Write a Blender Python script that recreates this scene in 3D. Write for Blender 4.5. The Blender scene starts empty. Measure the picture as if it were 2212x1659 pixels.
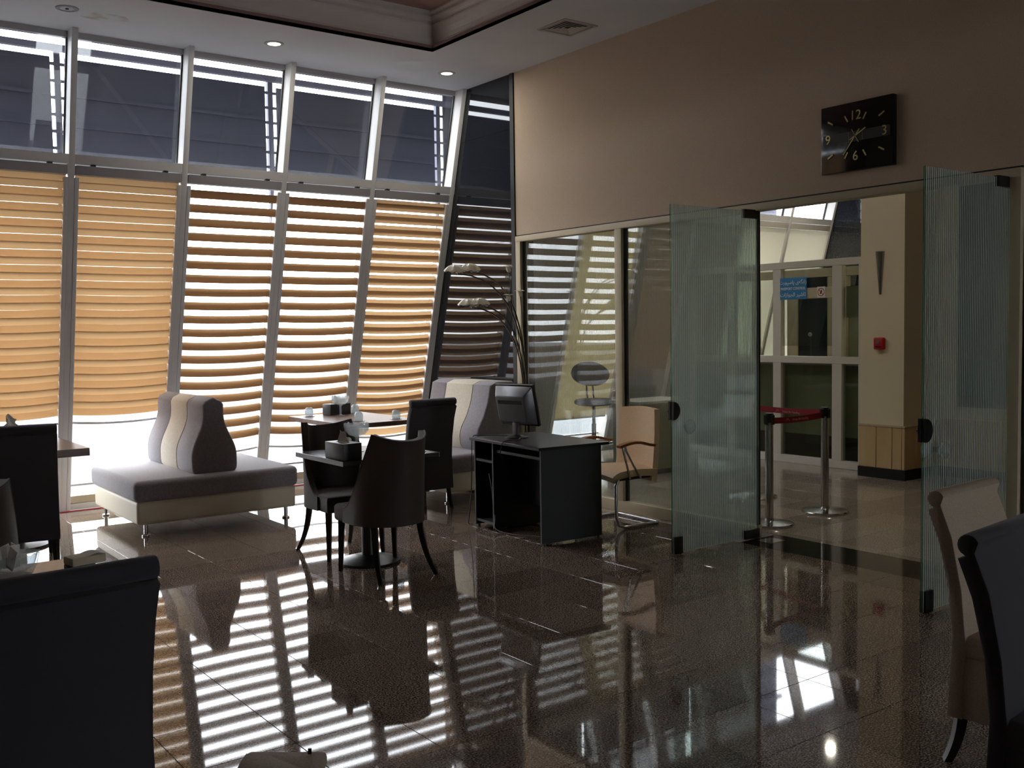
import bpy, bmesh, math, random
from mathutils import Matrix, Vector
random.seed(7)
S = bpy.context.scene
COL = S.collection
R = math.radians

# ------------------------------------------------------------------ camera
F_PX, CAM_H = 2151.3, 1.54
def cam_axes(yaw, pitch, roll):
    yaw, pitch, roll = R(yaw), R(pitch), R(roll)
    f = Vector((math.sin(yaw)*math.cos(pitch), math.cos(yaw)*math.cos(pitch), -math.sin(pitch)))
    r = Vector((math.cos(yaw), -math.sin(yaw), 0)); d = f.cross(r)
    return r*math.cos(roll)+d*math.sin(roll), d*math.cos(roll)-r*math.sin(roll), f
CR, CD, CF = cam_axes(36.80688, 3.19570, 0.87720)
cam = bpy.data.cameras.new('camera'); camo = bpy.data.objects.new('camera', cam); COL.objects.link(camo)
cam.sensor_width = 36; cam.lens = F_PX/2212*36; cam.clip_start = .05; cam.clip_end = 300
m = Matrix((CR, -CD, -CF)).transposed().to_4x4(); m.translation = (0, 0, CAM_H)
camo.matrix_world = m
S.camera = camo
def project(x, y, z=0):
    v = Vector((x, y, z-CAM_H)); w = v.dot(CF)
    if w < .1: return None
    return 1106+F_PX*v.dot(CR)/w, 829.5+F_PX*v.dot(CD)/w

# ------------------------------------------------------------------ world, exposure
W = bpy.data.worlds.new('overcast_sky'); S.world = W; W.use_nodes = True
bg = W.node_tree.nodes['Background']
bg.inputs[0].default_value = (.93, .96, 1, 1); bg.inputs[1].default_value = 10.5
S.view_settings.view_transform = 'Standard'
try: S.view_settings.look = 'None'
except Exception: pass
S.view_settings.exposure = 0.0; S.view_settings.gamma = 1
S.view_settings.use_curve_mapping = False
try:
    S.cycles.max_bounces = 10; S.cycles.diffuse_bounces = 5; S.cycles.glossy_bounces = 5
    S.cycles.transparent_max_bounces = 18; S.cycles.transmission_bounces = 6
    S.cycles.sample_clamp_indirect = 8; S.cycles.blur_glossy = .3
except Exception: pass

# ------------------------------------------------------------------ materials
MATS = {}
def srgb(r, g, b):
    f = lambda c: c/12.92 if c <= .04045 else ((c+.055)/1.055)**2.4
    return f(r/255), f(g/255), f(b/255), 1
def mat(name, col=(.5, .5, .5, 1), rough=.5, metal=0, ior=1.5, **k):
    m = bpy.data.materials.new(name); m.use_nodes = True; MATS[name] = m
    b = m.node_tree.nodes['Principled BSDF']
    b.inputs['Base Color'].default_value = col if len(col) == 4 else (*col, 1)
    b.inputs['Roughness'].default_value = rough; b.inputs['Metallic'].default_value = metal
    b.inputs['IOR'].default_value = ior
    for kk, v in k.items(): b.inputs[kk.replace('_', ' ')].default_value = v
    return m
def N(m, t): return m.node_tree.nodes.new(t)
def LK(m, a, b): m.node_tree.links.new(a, b)
def noise_col(m, c1, c2, scale, detail=4, lo=.35, hi=.65, coord='Object', bump=0, stretch=None, rough=None):
    b = m.node_tree.nodes['Principled BSDF']
    tc = N(m, 'ShaderNodeTexCoord'); n = N(m, 'ShaderNodeTexNoise'); rp = N(m, 'ShaderNodeValToRGB')
    n.inputs['Scale'].default_value = scale; n.inputs['Detail'].default_value = detail
    src = tc.outputs[coord]
    if stretch:
        mp = N(m, 'ShaderNodeMapping'); mp.inputs['Scale'].default_value = stretch
        LK(m, src, mp.inputs[0]); src = mp.outputs[0]
    LK(m, src, n.inputs['Vector']); LK(m, n.outputs[0], rp.inputs[0])
    rp.color_ramp.elements[0].position = lo; rp.color_ramp.elements[1].position = hi
    rp.color_ramp.elements[0].color = c1; rp.color_ramp.elements[1].color = c2
    LK(m, rp.outputs[0], b.inputs['Base Color'])
    if bump:
        bp = N(m, 'ShaderNodeBump'); bp.inputs['Strength'].default_value = bump; bp.inputs['Distance'].default_value = .002
        LK(m, n.outputs[0], bp.inputs['Height']); LK(m, bp.outputs[0], b.inputs['Normal'])
    return n, rp
def glass_mat(name, tint, refl_rough=0.0, trans=1.0, ior=1.5):
    """thin architectural glass: see-through tinted body with fresnel mirror reflection"""
    m = bpy.data.materials.new(name); m.use_nodes = True; MATS[name] = m
    nt = m.node_tree; nt.nodes.remove(nt.nodes['Principled BSDF']); o = nt.nodes['Material Output']
    t = N(m, 'ShaderNodeBsdfTransparent'); t.inputs[0].default_value = tint
    g = N(m, 'ShaderNodeBsdfGlossy'); g.inputs['Roughness'].default_value = refl_rough
    fr = N(m, 'ShaderNodeFresnel'); ge = N(m, 'ShaderNodeNewGeometry'); io = N(m, 'ShaderNodeMapRange')
    io.inputs[3].default_value = ior; io.inputs[4].default_value = 1/ior     # same reflectance on the way out as on the way in
    LK(m, ge.outputs['Backfacing'], io.inputs[0]); LK(m, io.outputs[0], fr.inputs[0])
    mx = N(m, 'ShaderNodeMixShader'); LK(m, fr.outputs[0], mx.inputs[0]); LK(m, t.outputs[0], mx.inputs[1]); LK(m, g.outputs[0], mx.inputs[2])
    LK(m, mx.outputs[0], o.inputs[0])
    return m, mx, t
# polished brown granite floor tile
fl = mat('polished_granite_tile', rough=.035, ior=1.55)
def granite(m, cols, scale):
    b = m.node_tree.nodes['Principled BSDF']
    geo = N(m, 'ShaderNodeNewGeometry'); v = N(m, 'ShaderNodeTexVoronoi'); v.inputs['Scale'].default_value = scale
    n1 = N(m, 'ShaderNodeTexNoise'); n1.inputs['Scale'].default_value = scale*.9; n1.inputs['Detail'].default_value = 3
    n2 = N(m, 'ShaderNodeTexNoise'); n2.inputs['Scale'].default_value = 2.2; n2.inputs['Detail'].default_value = 2
    for n in (v, n1, n2): LK(m, geo.outputs['Position'], n.inputs['Vector'])
    rp = N(m, 'ShaderNodeValToRGB'); rp.color_ramp.interpolation = 'LINEAR'
    e = rp.color_ramp.elements; e[0].position = .38; e[0].color = cols[0]; e[1].position = .62; e[1].color = cols[2]
    x = e.new(.5); x.color = cols[1]
    LK(m, n1.outputs[0], rp.inputs[0])
    mx = N(m, 'ShaderNodeMixRGB'); mx.blend_type = 'MULTIPLY'; mx.inputs[0].default_value = .55
    r2 = N(m, 'ShaderNodeValToRGB'); r2.color_ramp.elements[0].color = (.3, .3, .3, 1); r2.color_ramp.elements[1].position = .55
    LK(m, v.outputs['Distance'], r2.inputs[0])
    LK(m, rp.outputs[0], mx.inputs[1]); LK(m, r2.outputs[0], mx.inputs[2])
    oi = N(m, 'ShaderNodeObjectInfo'); mr = N(m, 'ShaderNodeMapRange'); mr.inputs[3].default_value = .8; mr.inputs[4].default_value = 1.15
    LK(m, oi.outputs['Random'], mr.inputs[0])
    sc = N(m, 'ShaderNodeMixRGB'); sc.blend_type = 'MULTIPLY'; sc.inputs[0].default_value = 1
    LK(m, mx.outputs[0], sc.inputs[1]); LK(m, mr.outputs[0], sc.inputs[2])
    LK(m, sc.outputs[0], b.inputs['Base Color'])
    # mineral grains take the polish unevenly
    r3 = N(m, 'ShaderNodeMapRange'); r3.inputs[1].default_value = .38; r3.inputs[2].default_value = .6
    r3.inputs[3].default_value = .5; r3.inputs[4].default_value = .72
    LK(m, n1.outputs[0], r3.inputs[0]); LK(m, r3.outputs[0], b.inputs['Specular IOR Level'])
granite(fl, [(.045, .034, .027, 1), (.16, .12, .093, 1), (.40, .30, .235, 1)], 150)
flc = mat('lit_corridor_tile', rough=.09, ior=1.5)  # lighter copy of the floor tile, corridor brightness put into its colour
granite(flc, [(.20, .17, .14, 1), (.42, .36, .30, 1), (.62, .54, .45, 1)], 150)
mat('grout', (.16, .15, .14), .7)
blk = mat('black_granite', (.008, .009, .013, 1), .03, ior=1.6)
noise_col(blk, (.004, .005, .008, 1), (.02, .022, .028, 1), 90)
mat('threshold_granite', (.012, .012, .012, 1), .08)
mat('ceiling_paint', srgb(232, 230, 228), .85)
n_, _ = noise_col(MATS['ceiling_paint'], srgb(190, 190, 193), srgb(202, 202, 204), .9, 3)
mat('tray_paint', srgb(176, 146, 134), .85)
mat('moulding_paint', srgb(226, 220, 216), .8)
mat('moulding_band', srgb(150, 126, 124), .8)
wl = mat('beige_wall', srgb(196, 176, 152), .8)
noise_col(wl, srgb(190, 169, 146), srgb(201, 181, 158), 220, 2, bump=.15)
mat('cream_wall', srgb(226, 214, 184), .7)
mat('dark_wall', srgb(62, 54, 48), .7)
mat('room_wall', srgb(200, 188, 172), .8)
mat('aluminium_frame', srgb(230, 229, 228), .5)
mat('dark_aluminium', srgb(172, 170, 172), .5)
mat('tan_frame', srgb(196, 182, 152), .5)
mat('white_frame', srgb(214, 208, 198), .4)
mat('rubber', (.015, .015, .016), .6)
mat('red_strip', srgb(170, 50, 50), .6)
mat('outside_panel', srgb(58, 62, 78), .6)
mat('outside_rail', srgb(86, 88, 104), .6)
mat('outside_ground', srgb(84, 84, 87), .9)
mat('chrome', (.75, .75, .76, 1), .12, 1)
mat('steel', (.55, .54, .52, 1), .22, 1)
mat('black_plastic', (.012, .012, .013, 1), .35)
mat('black_leather', (.010, .010, .011, 1), .5)
bf = mat('black_upholstery', (.05, .049, .056, 1), .85, Sheen_Weight=.2)
br = mat('brown_upholstery', (.022, .016, .013, 1), .7, Sheen_Weight=.1)
noise_col(br, (.05, .038, .033, 1), (.075, .058, .05, 1), 300, bump=.1)
cu = mat('cream_upholstery', srgb(176, 160, 140), .75)
noise_col(cu, srgb(166, 150, 130), srgb(184, 168, 148), 260, bump=.15)
mat('dark_wood', (.010, .008, .007, 1), .35)
gv = mat('grey_velvet', srgb(112, 106, 112), .75, Sheen_Weight=.35)
noise_col(gv, srgb(136, 131, 138), srgb(150, 145, 151), 60, 5, bump=.05)
cv = mat('cream_velvet', srgb(196, 186, 166), .75, Sheen_Weight=.2)
noise_col(cv, srgb(222, 212, 192), srgb(234, 225, 206), 60, 5, bump=.08)
sb = mat('cream_leatherette', srgb(226, 217, 194), .55)
tw = mat('walnut_laminate', srgb(120, 92, 74), .28)
noise_col(tw, srgb(104, 78, 62), srgb(138, 108, 88), 6, 5, stretch=(1, 12, 12))
mat('dark_table_top', srgb(58, 52, 52), .2)
mat('pale_edge', srgb(150, 146, 146), .4)
mat('black_laminate', (.012, .011, .011, 1), .28)
mat('desk_panel', (.013, .012, .012, 1), .5)
be = mat('beige_leather', srgb(214, 178, 138), .5)
noise_col(be, srgb(206, 170, 130), srgb(220, 186, 146), 180, bump=.08)
mat('arm_wood', srgb(150, 86, 40), .35)
mat('monitor_silver', srgb(120, 120, 124), .3, .3)
mat('tissue_paper', srgb(236, 234, 230), .9)
mat('box_leather', (.04, .04, .046, 1), .4)
mat('box_side', srgb(84, 84, 92), .5)
mat('red_belt', srgb(140, 12, 28), .7)
mat('belt_print', srgb(190, 130, 130), .7)
mat('sign_blue', srgb(58, 134, 190), .5)
mat('sign_white', srgb(225, 228, 226), .6)
mat('sign_red', srgb(190, 40, 50), .5)
mat('alarm_red', srgb(190, 28, 30), .35)
mat('sconce_metal', srgb(150, 150, 152), .3, .8)
wn = mat('wainscot_panel', srgb(206, 178, 132), .5)
noise_col(wn, srgb(200, 171, 125), srgb(212, 185, 140), 5, 4, stretch=(1, 1, .15))
mat('plinth', (.012, .013, .016, 1), .3)
mat('frosted_panel', srgb(150, 152, 120), .6)
mat('dark_screen', (.006, .012, .02, 1), .15)
mat('clock_face', (.006, .006, .007, 1), .12)
mat('clock_band', (.02, .022, .022, 1), .3)
mat('clock_gold', srgb(196, 186, 130), .25, .8)
mat('vent_paint', srgb(170, 164, 156), .6)
mat('vent_dark', (.01, .01, .01, 1), .8)
mat('lamp_off', srgb(120, 124, 132), .4)
mat('flower_shade', srgb(240, 234, 216), .3)
MATS['flower_shade'].node_tree.nodes['Principled BSDF'].inputs['Subsurface Weight'].default_value = 0
mat('stem_metal', srgb(92, 84, 74), .3, .7)
mat('blue_dark', srgb(20, 24, 40), .6)
mat('green_chair', srgb(40, 46, 52), .7)
em = bpy.data.materials.new('lamp_glow'); em.use_nodes = True; MATS['lamp_glow'] = em
_b = em.node_tree.nodes['Principled BSDF']; _b.inputs['Emission Color'].default_value = (1, .93, .74, 1); _b.inputs['Emission Strength'].default_value = 7
glass_mat('window_glass', (.97, .98, .99, 1))
glass_mat('booth_glass', (.80, .83, .80, 1))
glass_mat('clear_glass_edge', (.55, .80, .72, 1))
# table glassware: real refraction look, thin
cg, cmx, _ = glass_mat('crystal', (.90, .93, .94, 1), .03, ior=1.75)
_d = N(cg, 'ShaderNodeBsdfDiffuse'); _d.inputs[0].default_value = (.8, .84, .84, 1); _t = N(cg, 'ShaderNodeBsdfTranslucent'); _t.inputs[0].default_value = (.8, .84, .84, 1)
_a = N(cg, 'ShaderNodeMixShader'); _a.inputs[0].default_value = .6; LK(cg, _d.outputs[0], _a.inputs[1]); LK(cg, _t.outputs[0], _a.inputs[2])
_c = N(cg, 'ShaderNodeMixShader'); _c.inputs[0].default_value = .22; LK(cg, cmx.outputs[0], _c.inputs[1]); LK(cg, _a.outputs[0], _c.inputs[2])   # pale scatter mixed in, brightness put into the glass colour
LK(cg, _c.outputs[0], cg.node_tree.nodes['Material Output'].inputs[0])
# etched stripe glass: vertical frosted lines across the pane (local X runs across the pane)
def striped(name, clear, frost, period, share, axis='X', film=.55):
    m, mx, t = glass_mat(name, clear)
    o = m.node_tree.nodes['Material Output']
    tc = N(m, 'ShaderNodeTexCoord'); sp = N(m, 'ShaderNodeSeparateXYZ'); LK(m, tc.outputs['Object'], sp.inputs[0])
    mu = N(m, 'ShaderNodeMath'); mu.operation = 'DIVIDE'; mu.inputs[1].default_value = period
    frn = N(m, 'ShaderNodeMath'); frn.operation = 'FRACT'; lt = N(m, 'ShaderNodeMath'); lt.operation = 'LESS_THAN'; lt.inputs[1].default_value = share
    sub = N(m, 'ShaderNodeMath'); sub.operation = 'MULTIPLY'; sub.inputs[1].default_value = film
    LK(m, sp.outputs[axis], mu.inputs[0]); LK(m, mu.outputs[0], frn.inputs[0]); LK(m, frn.outputs[0], lt.inputs[0]); LK(m, lt.outputs[0], sub.inputs[0])
    df = N(m, 'ShaderNodeBsdfDiffuse'); df.inputs[0].default_value = frost
    tl = N(m, 'ShaderNodeBsdfTranslucent'); tl.inputs[0].default_value = frost
    a = N(m, 'ShaderNodeMixShader'); a.inputs[0].default_value = .5; LK(m, df.outputs[0], a.inputs[1]); LK(m, tl.outputs[0], a.inputs[2])
    b = N(m, 'ShaderNodeMixShader'); LK(m, sub.outputs[0], b.inputs[0]); LK(m, mx.outputs[0], b.inputs[1]); LK(m, a.outputs[0], b.inputs[2])
    LK(m, b.outputs[0], o.inputs[0])
striped('striped_partition_glass', (.90, .93, .91, 1), (.50, .53, .50, 1), .0185, .42, film=.28)
striped('striped_door_glass', (.80, .86, .83, 1), (.60, .66, .63, 1), .0185, .5, film=.52)
def fabric(name, refl, trans, share=.5):
    m = bpy.data.materials.new(name); m.use_nodes = True; MATS[name] = m
    nt = m.node_tree; nt.nodes.remove(nt.nodes['Principled BSDF']); o = nt.nodes['Material Output']
    tc = N(m, 'ShaderNodeTexCoord'); mp = N(m, 'ShaderNodeMapping'); mp.inputs['Scale'].default_value = (8, 90, 90)
    n = N(m, 'ShaderNodeTexNoise'); n.inputs['Scale'].default_value = 5; n.inputs['Detail'].default_value = 4
    LK(m, tc.outputs['Object'], mp.inputs[0]); LK(m, mp.outputs[0], n.inputs['Vector'])
    mr = N(m, 'ShaderNodeMapRange'); mr.inputs[3].default_value = .82; mr.inputs[4].default_value = 1.15; LK(m, n.outputs[0], mr.inputs[0])
    sc = N(m, 'ShaderNodeMixRGB'); sc.blend_type = 'MULTIPLY'; sc.inputs[0].default_value = 1; sc.inputs[1].default_value = trans
    LK(m, mr.outputs[0], sc.inputs[2])
    d = N(m, 'ShaderNodeBsdfDiffuse'); d.inputs[0].default_value = refl
    t = N(m, 'ShaderNodeBsdfTranslucent'); LK(m, sc.outputs[0], t.inputs[0])
    ad = N(m, 'ShaderNodeAddShader'); LK(m, d.outputs[0], ad.inputs[0]); LK(m, t.outputs[0], ad.inputs[1])
    LK(m, ad.outputs[0], o.inputs[0])
glass_mat('sheer_voile', (.82, .74, .66, 1), .5, ior=1.05)
fabric('blind_fabric', (.24, .15, .10, 1), (.135, .082, .038, 1))
fabric('white_blind_fabric', (.5, .48, .42, 1), (.27, .26, .225, 1))
fabric('sunlit_cream_fabric', (.6, .55, .4, 1), (.17, .155, .115, 1))
fabric('dimming_grey_fabric', (.35, .34, .30, 1), (.02, .0195, .0175, 1))

# ------------------------------------------------------------------ mesh helpers
class MB:
    def __init__(s): s.v, s.f = [], []
    def add(s, vs, fs, M=None):
        o = len(s.v)
        s.v += [tuple(M @ Vector(p)) if M else tuple(p) for p in vs]
        s.f += [[i+o for i in f] for f in fs]; return s
    def bm(s, b, M=None):
        b.verts.index_update()
        s.add([v.co.copy() for v in b.verts], [[v.index for v in f.verts] for f in b.faces], M); b.free(); return s
    def box(s, x0, x1, y0, y1, z0, z1, bevel=0, seg=2, M=None):
        b = bmesh.new(); bmesh.ops.create_cube(b, size=1)
        for v in b.verts: v.co = Vector((x0+(v.co.x+.5)*(x1-x0), y0+(v.co.y+.5)*(y1-y0), z0+(v.co.z+.5)*(z1-z0)))
        if bevel: bmesh.ops.bevel(b, geom=b.edges[:], offset=bevel, segments=seg, profile=.5, affect='EDGES')
        return s.bm(b, M)
    def lathe(s, prof, seg=24, M=None, cap=True):
        vs, fs = [], []
        for r, z in prof:
            for k in range(seg): a = 2*math.pi*k/seg; vs.append((r*math.cos(a), r*math.sin(a), z))
        n = len(prof)
        for i in range(n-1):
            for k in range(seg):
                k2 = (k+1) % seg; fs.append([i*seg+k, i*seg+k2, (i+1)*seg+k2, (i+1)*seg+k])
        if cap:
            if prof[0][0] > 1e-5: fs.append(list(range(seg))[::-1])
            if prof[-1][0] > 1e-5: fs.append([(n-1)*seg+k for k in range(seg)])
        return s.add(vs, fs, M)
    def tube(s, path, rad, seg=8, M=None):
        P = [Vector(p) for p in path]; n = len(P); vs, fs = [], []
        rads = rad if isinstance(rad, (list, tuple)) else [rad]*n
        up = None
        for i in range(n):
            t = (P[min(i+1, n-1)]-P[max(i-1, 0)]).normalized()
            if up is None: up = Vector((0, 0, 1)) if abs(t.z) < .9 else Vector((1, 0, 0))
            a = t.cross(up).normalized(); b = a.cross(t).normalized(); up = b
            for k in range(seg):
                w = 2*math.pi*k/seg; vs.append(P[i]+(a*math.cos(w)+b*math.sin(w))*rads[i])
        for i in range(n-1):
            for k in range(seg):
                k2 = (k+1) % seg; fs.append([i*seg+k, i*seg+k2, (i+1)*seg+k2, (i+1)*seg+k])
        fs.append(list(range(seg))[::-1]); fs.append([(n-1)*seg+k for k in range(seg)])
        return s.add(vs, fs, M)
    def prism(s, poly, axis, a, b, M=None, bevel=0, seg=2):
        """poly: list of 2D points extruded along axis from a to b"""
        n = len(poly)
        def P(p, t): return {'x': (t, p[0], p[1]), 'y': (p[0], t, p[1]), 'z': (p[0], p[1], t)}[axis]
        vs = [P(p, a) for p in poly]+[P(p, b) for p in poly]
        fs = [[i, (i+1) % n, n+(i+1) % n, n+i] for i in range(n)]+[list(range(n))[::-1], list(range(n, 2*n))]
        bb = bmesh.new(); vv = [bb.verts.new(p) for p in vs]
        for f in fs: bb.faces.new([vv[i] for i in f])
        bmesh.ops.recalc_face_normals(bb, faces=bb.faces[:])
        if bevel:
            es = [e for e in bb.edges if (e.verts[0].index < n) == (e.verts[1].index < n)] if False else [e for e in bb.edges if abs(abs((e.verts[0].co-e.verts[1].co)['xyz'.index(axis)])-abs(b-a)) > 1e-6]
            bmesh.ops.bevel(bb, geom=es, offset=bevel, segments=seg, profile=.5, affect='EDGES')
        return s.bm(bb, M)
    def grid(s, fn, nu, nv, M=None, thick=0):
        vs = [fn(i/nu, j/nv) for j in range(nv+1) for i in range(nu+1)]
        fs = [[j*(nu+1)+i, j*(nu+1)+i+1, (j+1)*(nu+1)+i+1, (j+1)*(nu+1)+i] for j in range(nv) for i in range(nu)]
        if thick:
            bb = bmesh.new(); vv = [bb.verts.new(p) for p in vs]
            for f in fs: bb.faces.new([vv[i] for i in f])
            bmesh.ops.recalc_face_normals(bb, faces=bb.faces[:])
            bmesh.ops.solidify(bb, geom=bb.faces[:], thickness=thick)
            return s.bm(bb, M)
        return s.add(vs, fs, M)
    def mesh(s, name, material, smooth=True):
        me = bpy.data.meshes.new(name); me.from_pydata(s.v, [], s.f); me.update()
        me.materials.append(MATS[material])
        bb = bmesh.new(); bb.from_mesh(me); bmesh.ops.recalc_face_normals(bb, faces=bb.faces[:]); bb.to_mesh(me); bb.free()
        if smooth:
            for p in me.polygons: p.use_smooth = True
            try: me.set_sharp_from_angle(angle=R(38))
            except Exception: pass
        return me
    def build(s, name, material, parent=None, smooth=True):
        return link(name, s.mesh(name, material, smooth), parent)
def link(name, data, parent=None):
    o = bpy.data.objects.new(name, data); COL.objects.link(o)
    if parent: o.parent = parent
    return o
def box(name, material, parent, x0, x1, y0, y1, z0, z1, bevel=0, seg=2):
    return MB().box(x0, x1, y0, y1, z0, z1, bevel, seg).build(name, material, parent)
def thing(name, label, cat, loc=(0, 0, 0), rz=0, group=None):
    o = link(name, None); o.empty_display_size = .1
    o.location = loc; o.rotation_euler = (0, 0, R(rz)); return tag(o, label, cat, group)
def tag(o, label, cat, group=None, kind=None):
    o['label'] = label; o['category'] = cat
    if group: o['group'] = group
    if kind: o['kind'] = kind
    return o
def struct(o, label=None):
    o['kind'] = 'structure'
    if label: o['label'] = label
    return o
def sbox(name, material, x0, x1, y0, y1, z0, z1, label=None, bevel=0):
    return struct(box(name, material, None, x0, x1, y0, y1, z0, z1, bevel), label)
def copy_tree(o, parent=None):
    c = o.copy(); COL.objects.link(c); c.parent = parent
    for ch in list(o.children): copy_tree(ch, c)
    return c
def place(o, loc, rz, label=None, group=None):
    o.location = loc; o.rotation_euler = (0, 0, R(rz))
    if label: o['label'] = label
    if group: o['group'] = group
    return o
def text(body, size, material, parent, loc, rot, name='lettering', align='CENTER', ext=.0006, sx=1.0, bold=.0004):
    c = bpy.data.curves.new(name, 'FONT'); c.body = body; c.size = size; c.align_x = align; c.align_y = 'CENTER'
    c.extrude = ext; c.offset = bold; c.resolution_u = 3; c.materials.append(MATS[material])
    q = bpy.data.objects.new('tmp', c); COL.objects.link(q)
    me = bpy.data.meshes.new_from_object(q.evaluated_get(bpy.context.evaluated_depsgraph_get())); bpy.data.objects.remove(q)
    if not me.materials: me.materials.append(MATS[material])
    o = link(name, me, parent); o.location = loc; o.rotation_euler = rot; o.scale = (sx, 1, 1); return o

# ------------------------------------------------------------------ room constants
XW = 5.665            # room face of the glazed partition wall
ZC = 3.905            # soffit height
SL = .2676            # facade leans in: y falls by SL per metre of height
YM, YG = 9.28, 9.44   # foot of mullion fronts / of glass
def fy(z, off=0.): return YM+off-SL*z
BAY = .905
MX = [5.64-BAY*k for k in range(14, -8, -1)]      # mullion centre lines
X_L, Y_B = -4.5, -4.5                              # unseen extents behind the camera

# ------------------------------------------------------------------ floor
floor = struct(box('floor', 'grout', None, X_L, 12.6, Y_B, 9.5, -.12, -.004), 'polished brown granite tile floor')
TX, TY, GX, GY = .405, .393, 1.93, 3.818
def clipped(x0, x1, y0, y1):
    """rectangles of a tile left over by the dark threshold strip"""
    if x1 <= 5.47 or x0 >= 5.88 or y1 <= 2.84 or y0 >= 4.64: return [(x0, x1, y0, y1)]
    out = []
    if x0 < 5.47: out.append((x0, 5.47, y0, y1))
    if x1 > 5.88: out.append((5.88, x1, y0, y1))
    return out
cells = []
for i in range(-16, 27):
    for j in range(-22, 15):
        x0, x1, y0, y1 = GX+i*TX, GX+(i+1)*TX, GY+j*TY, GY+(j+1)*TY
        for (a, b, c, d) in clipped(x0, x1, y0, min(y1, 9.22)):
            if b-a < .03 or d-c < .03: continue
            mat_ = 'polished_granite_tile' if (a+b)/2 < 5.67 else 'lit_corridor_tile'
            ps = [project(*p) for p in ((a, c), (b, c), (b, d), (a, d))]
            ar = 0
            if all(ps):
                cx = sum(p[0] for p in ps)/4; cy = sum(p[1] for p in ps)/4
                if -60 < cx < 2270 and cy < 1700:
                    ar = abs(sum(ps[k][0]*ps[(k+1) % 4][1]-ps[(k+1) % 4][0]*ps[k][1] for k in range(4)))/2
                    if cx > 2000 and cy < 1330: ar *= .2
                    if (a+b)/2 > 5.9: ar *= .35 if (a+b)/2 < 9 and 3 < c < 8 and cx > 1640 else .01
            cells.append((ar, a, b, c, d, mat_))
cells.sort(key=lambda t: -t[0])
tm = {}
for k, (ar, a, b, c, d, mm) in enumerate(cells[:296]):
    key = (round(b-a, 3), round(d-c, 3), mm)
    if key not in tm:
        w, h = (b-a)/2-.0012, (d-c)/2-.0012
        tm[key] = MB().add([(-w, -h, -.012), (w, -h, -.012), (w, h, -.012), (-w, h, -.012), (-w, -h, -.001), (w, -h, -.001), (w, h, -.001), (-w, h, -.001),
                            (-w+.001, -h+.001, 0), (w-.001, -h+.001, 0), (w-.001, h-.001, 0), (-w+.001, h-.001, 0)],
                           [[0, 1, 5, 4], [1, 2, 6, 5], [2, 3, 7, 6], [3, 0, 4, 7], [4, 5, 9, 8], [5, 6, 10, 9], [6, 7, 11, 10], [7, 4, 8, 11], [8, 9, 10, 11]]).mesh('tile', mm, False)
    t = link('tile', tm[key], floor); t.location = ((a+b)/2, (c+d)/2, 0)
for mm in ('polished_granite_tile', 'lit_corridor_tile'):
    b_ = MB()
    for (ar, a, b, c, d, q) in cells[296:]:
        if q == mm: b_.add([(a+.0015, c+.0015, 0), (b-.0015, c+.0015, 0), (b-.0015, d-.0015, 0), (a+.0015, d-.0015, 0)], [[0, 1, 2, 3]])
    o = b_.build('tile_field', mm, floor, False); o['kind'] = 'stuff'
box('threshold', 'threshold_granite', floor, 5.472, 5.878, 2.84, 4.64, -.012, 0)
box('floor_spring_plate', 'chrome', floor, 5.60, 5.76, 4.47, 4.60, -.002, .0015)

# ------------------------------------------------------------------ ceiling with moulded tray
TR = (-3.2, 4.67, 0.6, 7.30)  # tray opening x0 x1 y0 y1
ceiling = struct(link('ceiling', None), 'white ceiling soffit around a moulded tray')
b_ = MB()
for (x0, x1, y0, y1) in ((X_L, 12.6, TR[3], 8.43), (X_L, TR[0], Y_B, TR[3]), (TR[1], 12.6, Y_B, TR[3]), (TR[0], TR[1], Y_B, TR[2])):
    b_.box(x0, x1, y0, y1, ZC, ZC+.03)
b_.build('soffit', 'ceiling_paint', ceiling, False)
def ring(prof, name, material):
    vs, fs = [], []
    for o, z in prof:
        vs += [(TR[0]-o, TR[2]-o, z), (TR[1]+o, TR[2]-o, z), (TR[1]+o, TR[3]+o, z), (TR[0]-o, TR[3]+o, z)]
    for i in range(len(prof)-1):
        for k in range(4): fs.append([i*4+k, i*4+(k+1) % 4, (i+1)*4+(k+1) % 4, (i+1)*4+k])
    return MB().add(vs, fs).build(name, material, ceiling, False)
ring([(0, ZC), (0, ZC+.055), (.03, ZC+.055)], 'tray_band', 'moulding_band')
ring([(.03, ZC+.055), (.022, ZC+.075), (.03, ZC+.085), (.026, ZC+.12), (.008, ZC+.16), (-.005, ZC+.205), (-.006, ZC+.215), (.012, ZC+.22), (.012, ZC+.235), (-.02, ZC+.25), (-.03, ZC+.27), (-.03, ZC+.285), (-.012, ZC+.29), (-.05, ZC+.31), (-.05, ZC+.325)], 'cornice', 'moulding_paint')
box('tray_panel', 'tray_paint', ceiling, TR[0]-.1, TR[1]+.1, TR[2]-.1, TR[3]+.1, ZC+.325, ZC+.36)
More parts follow.
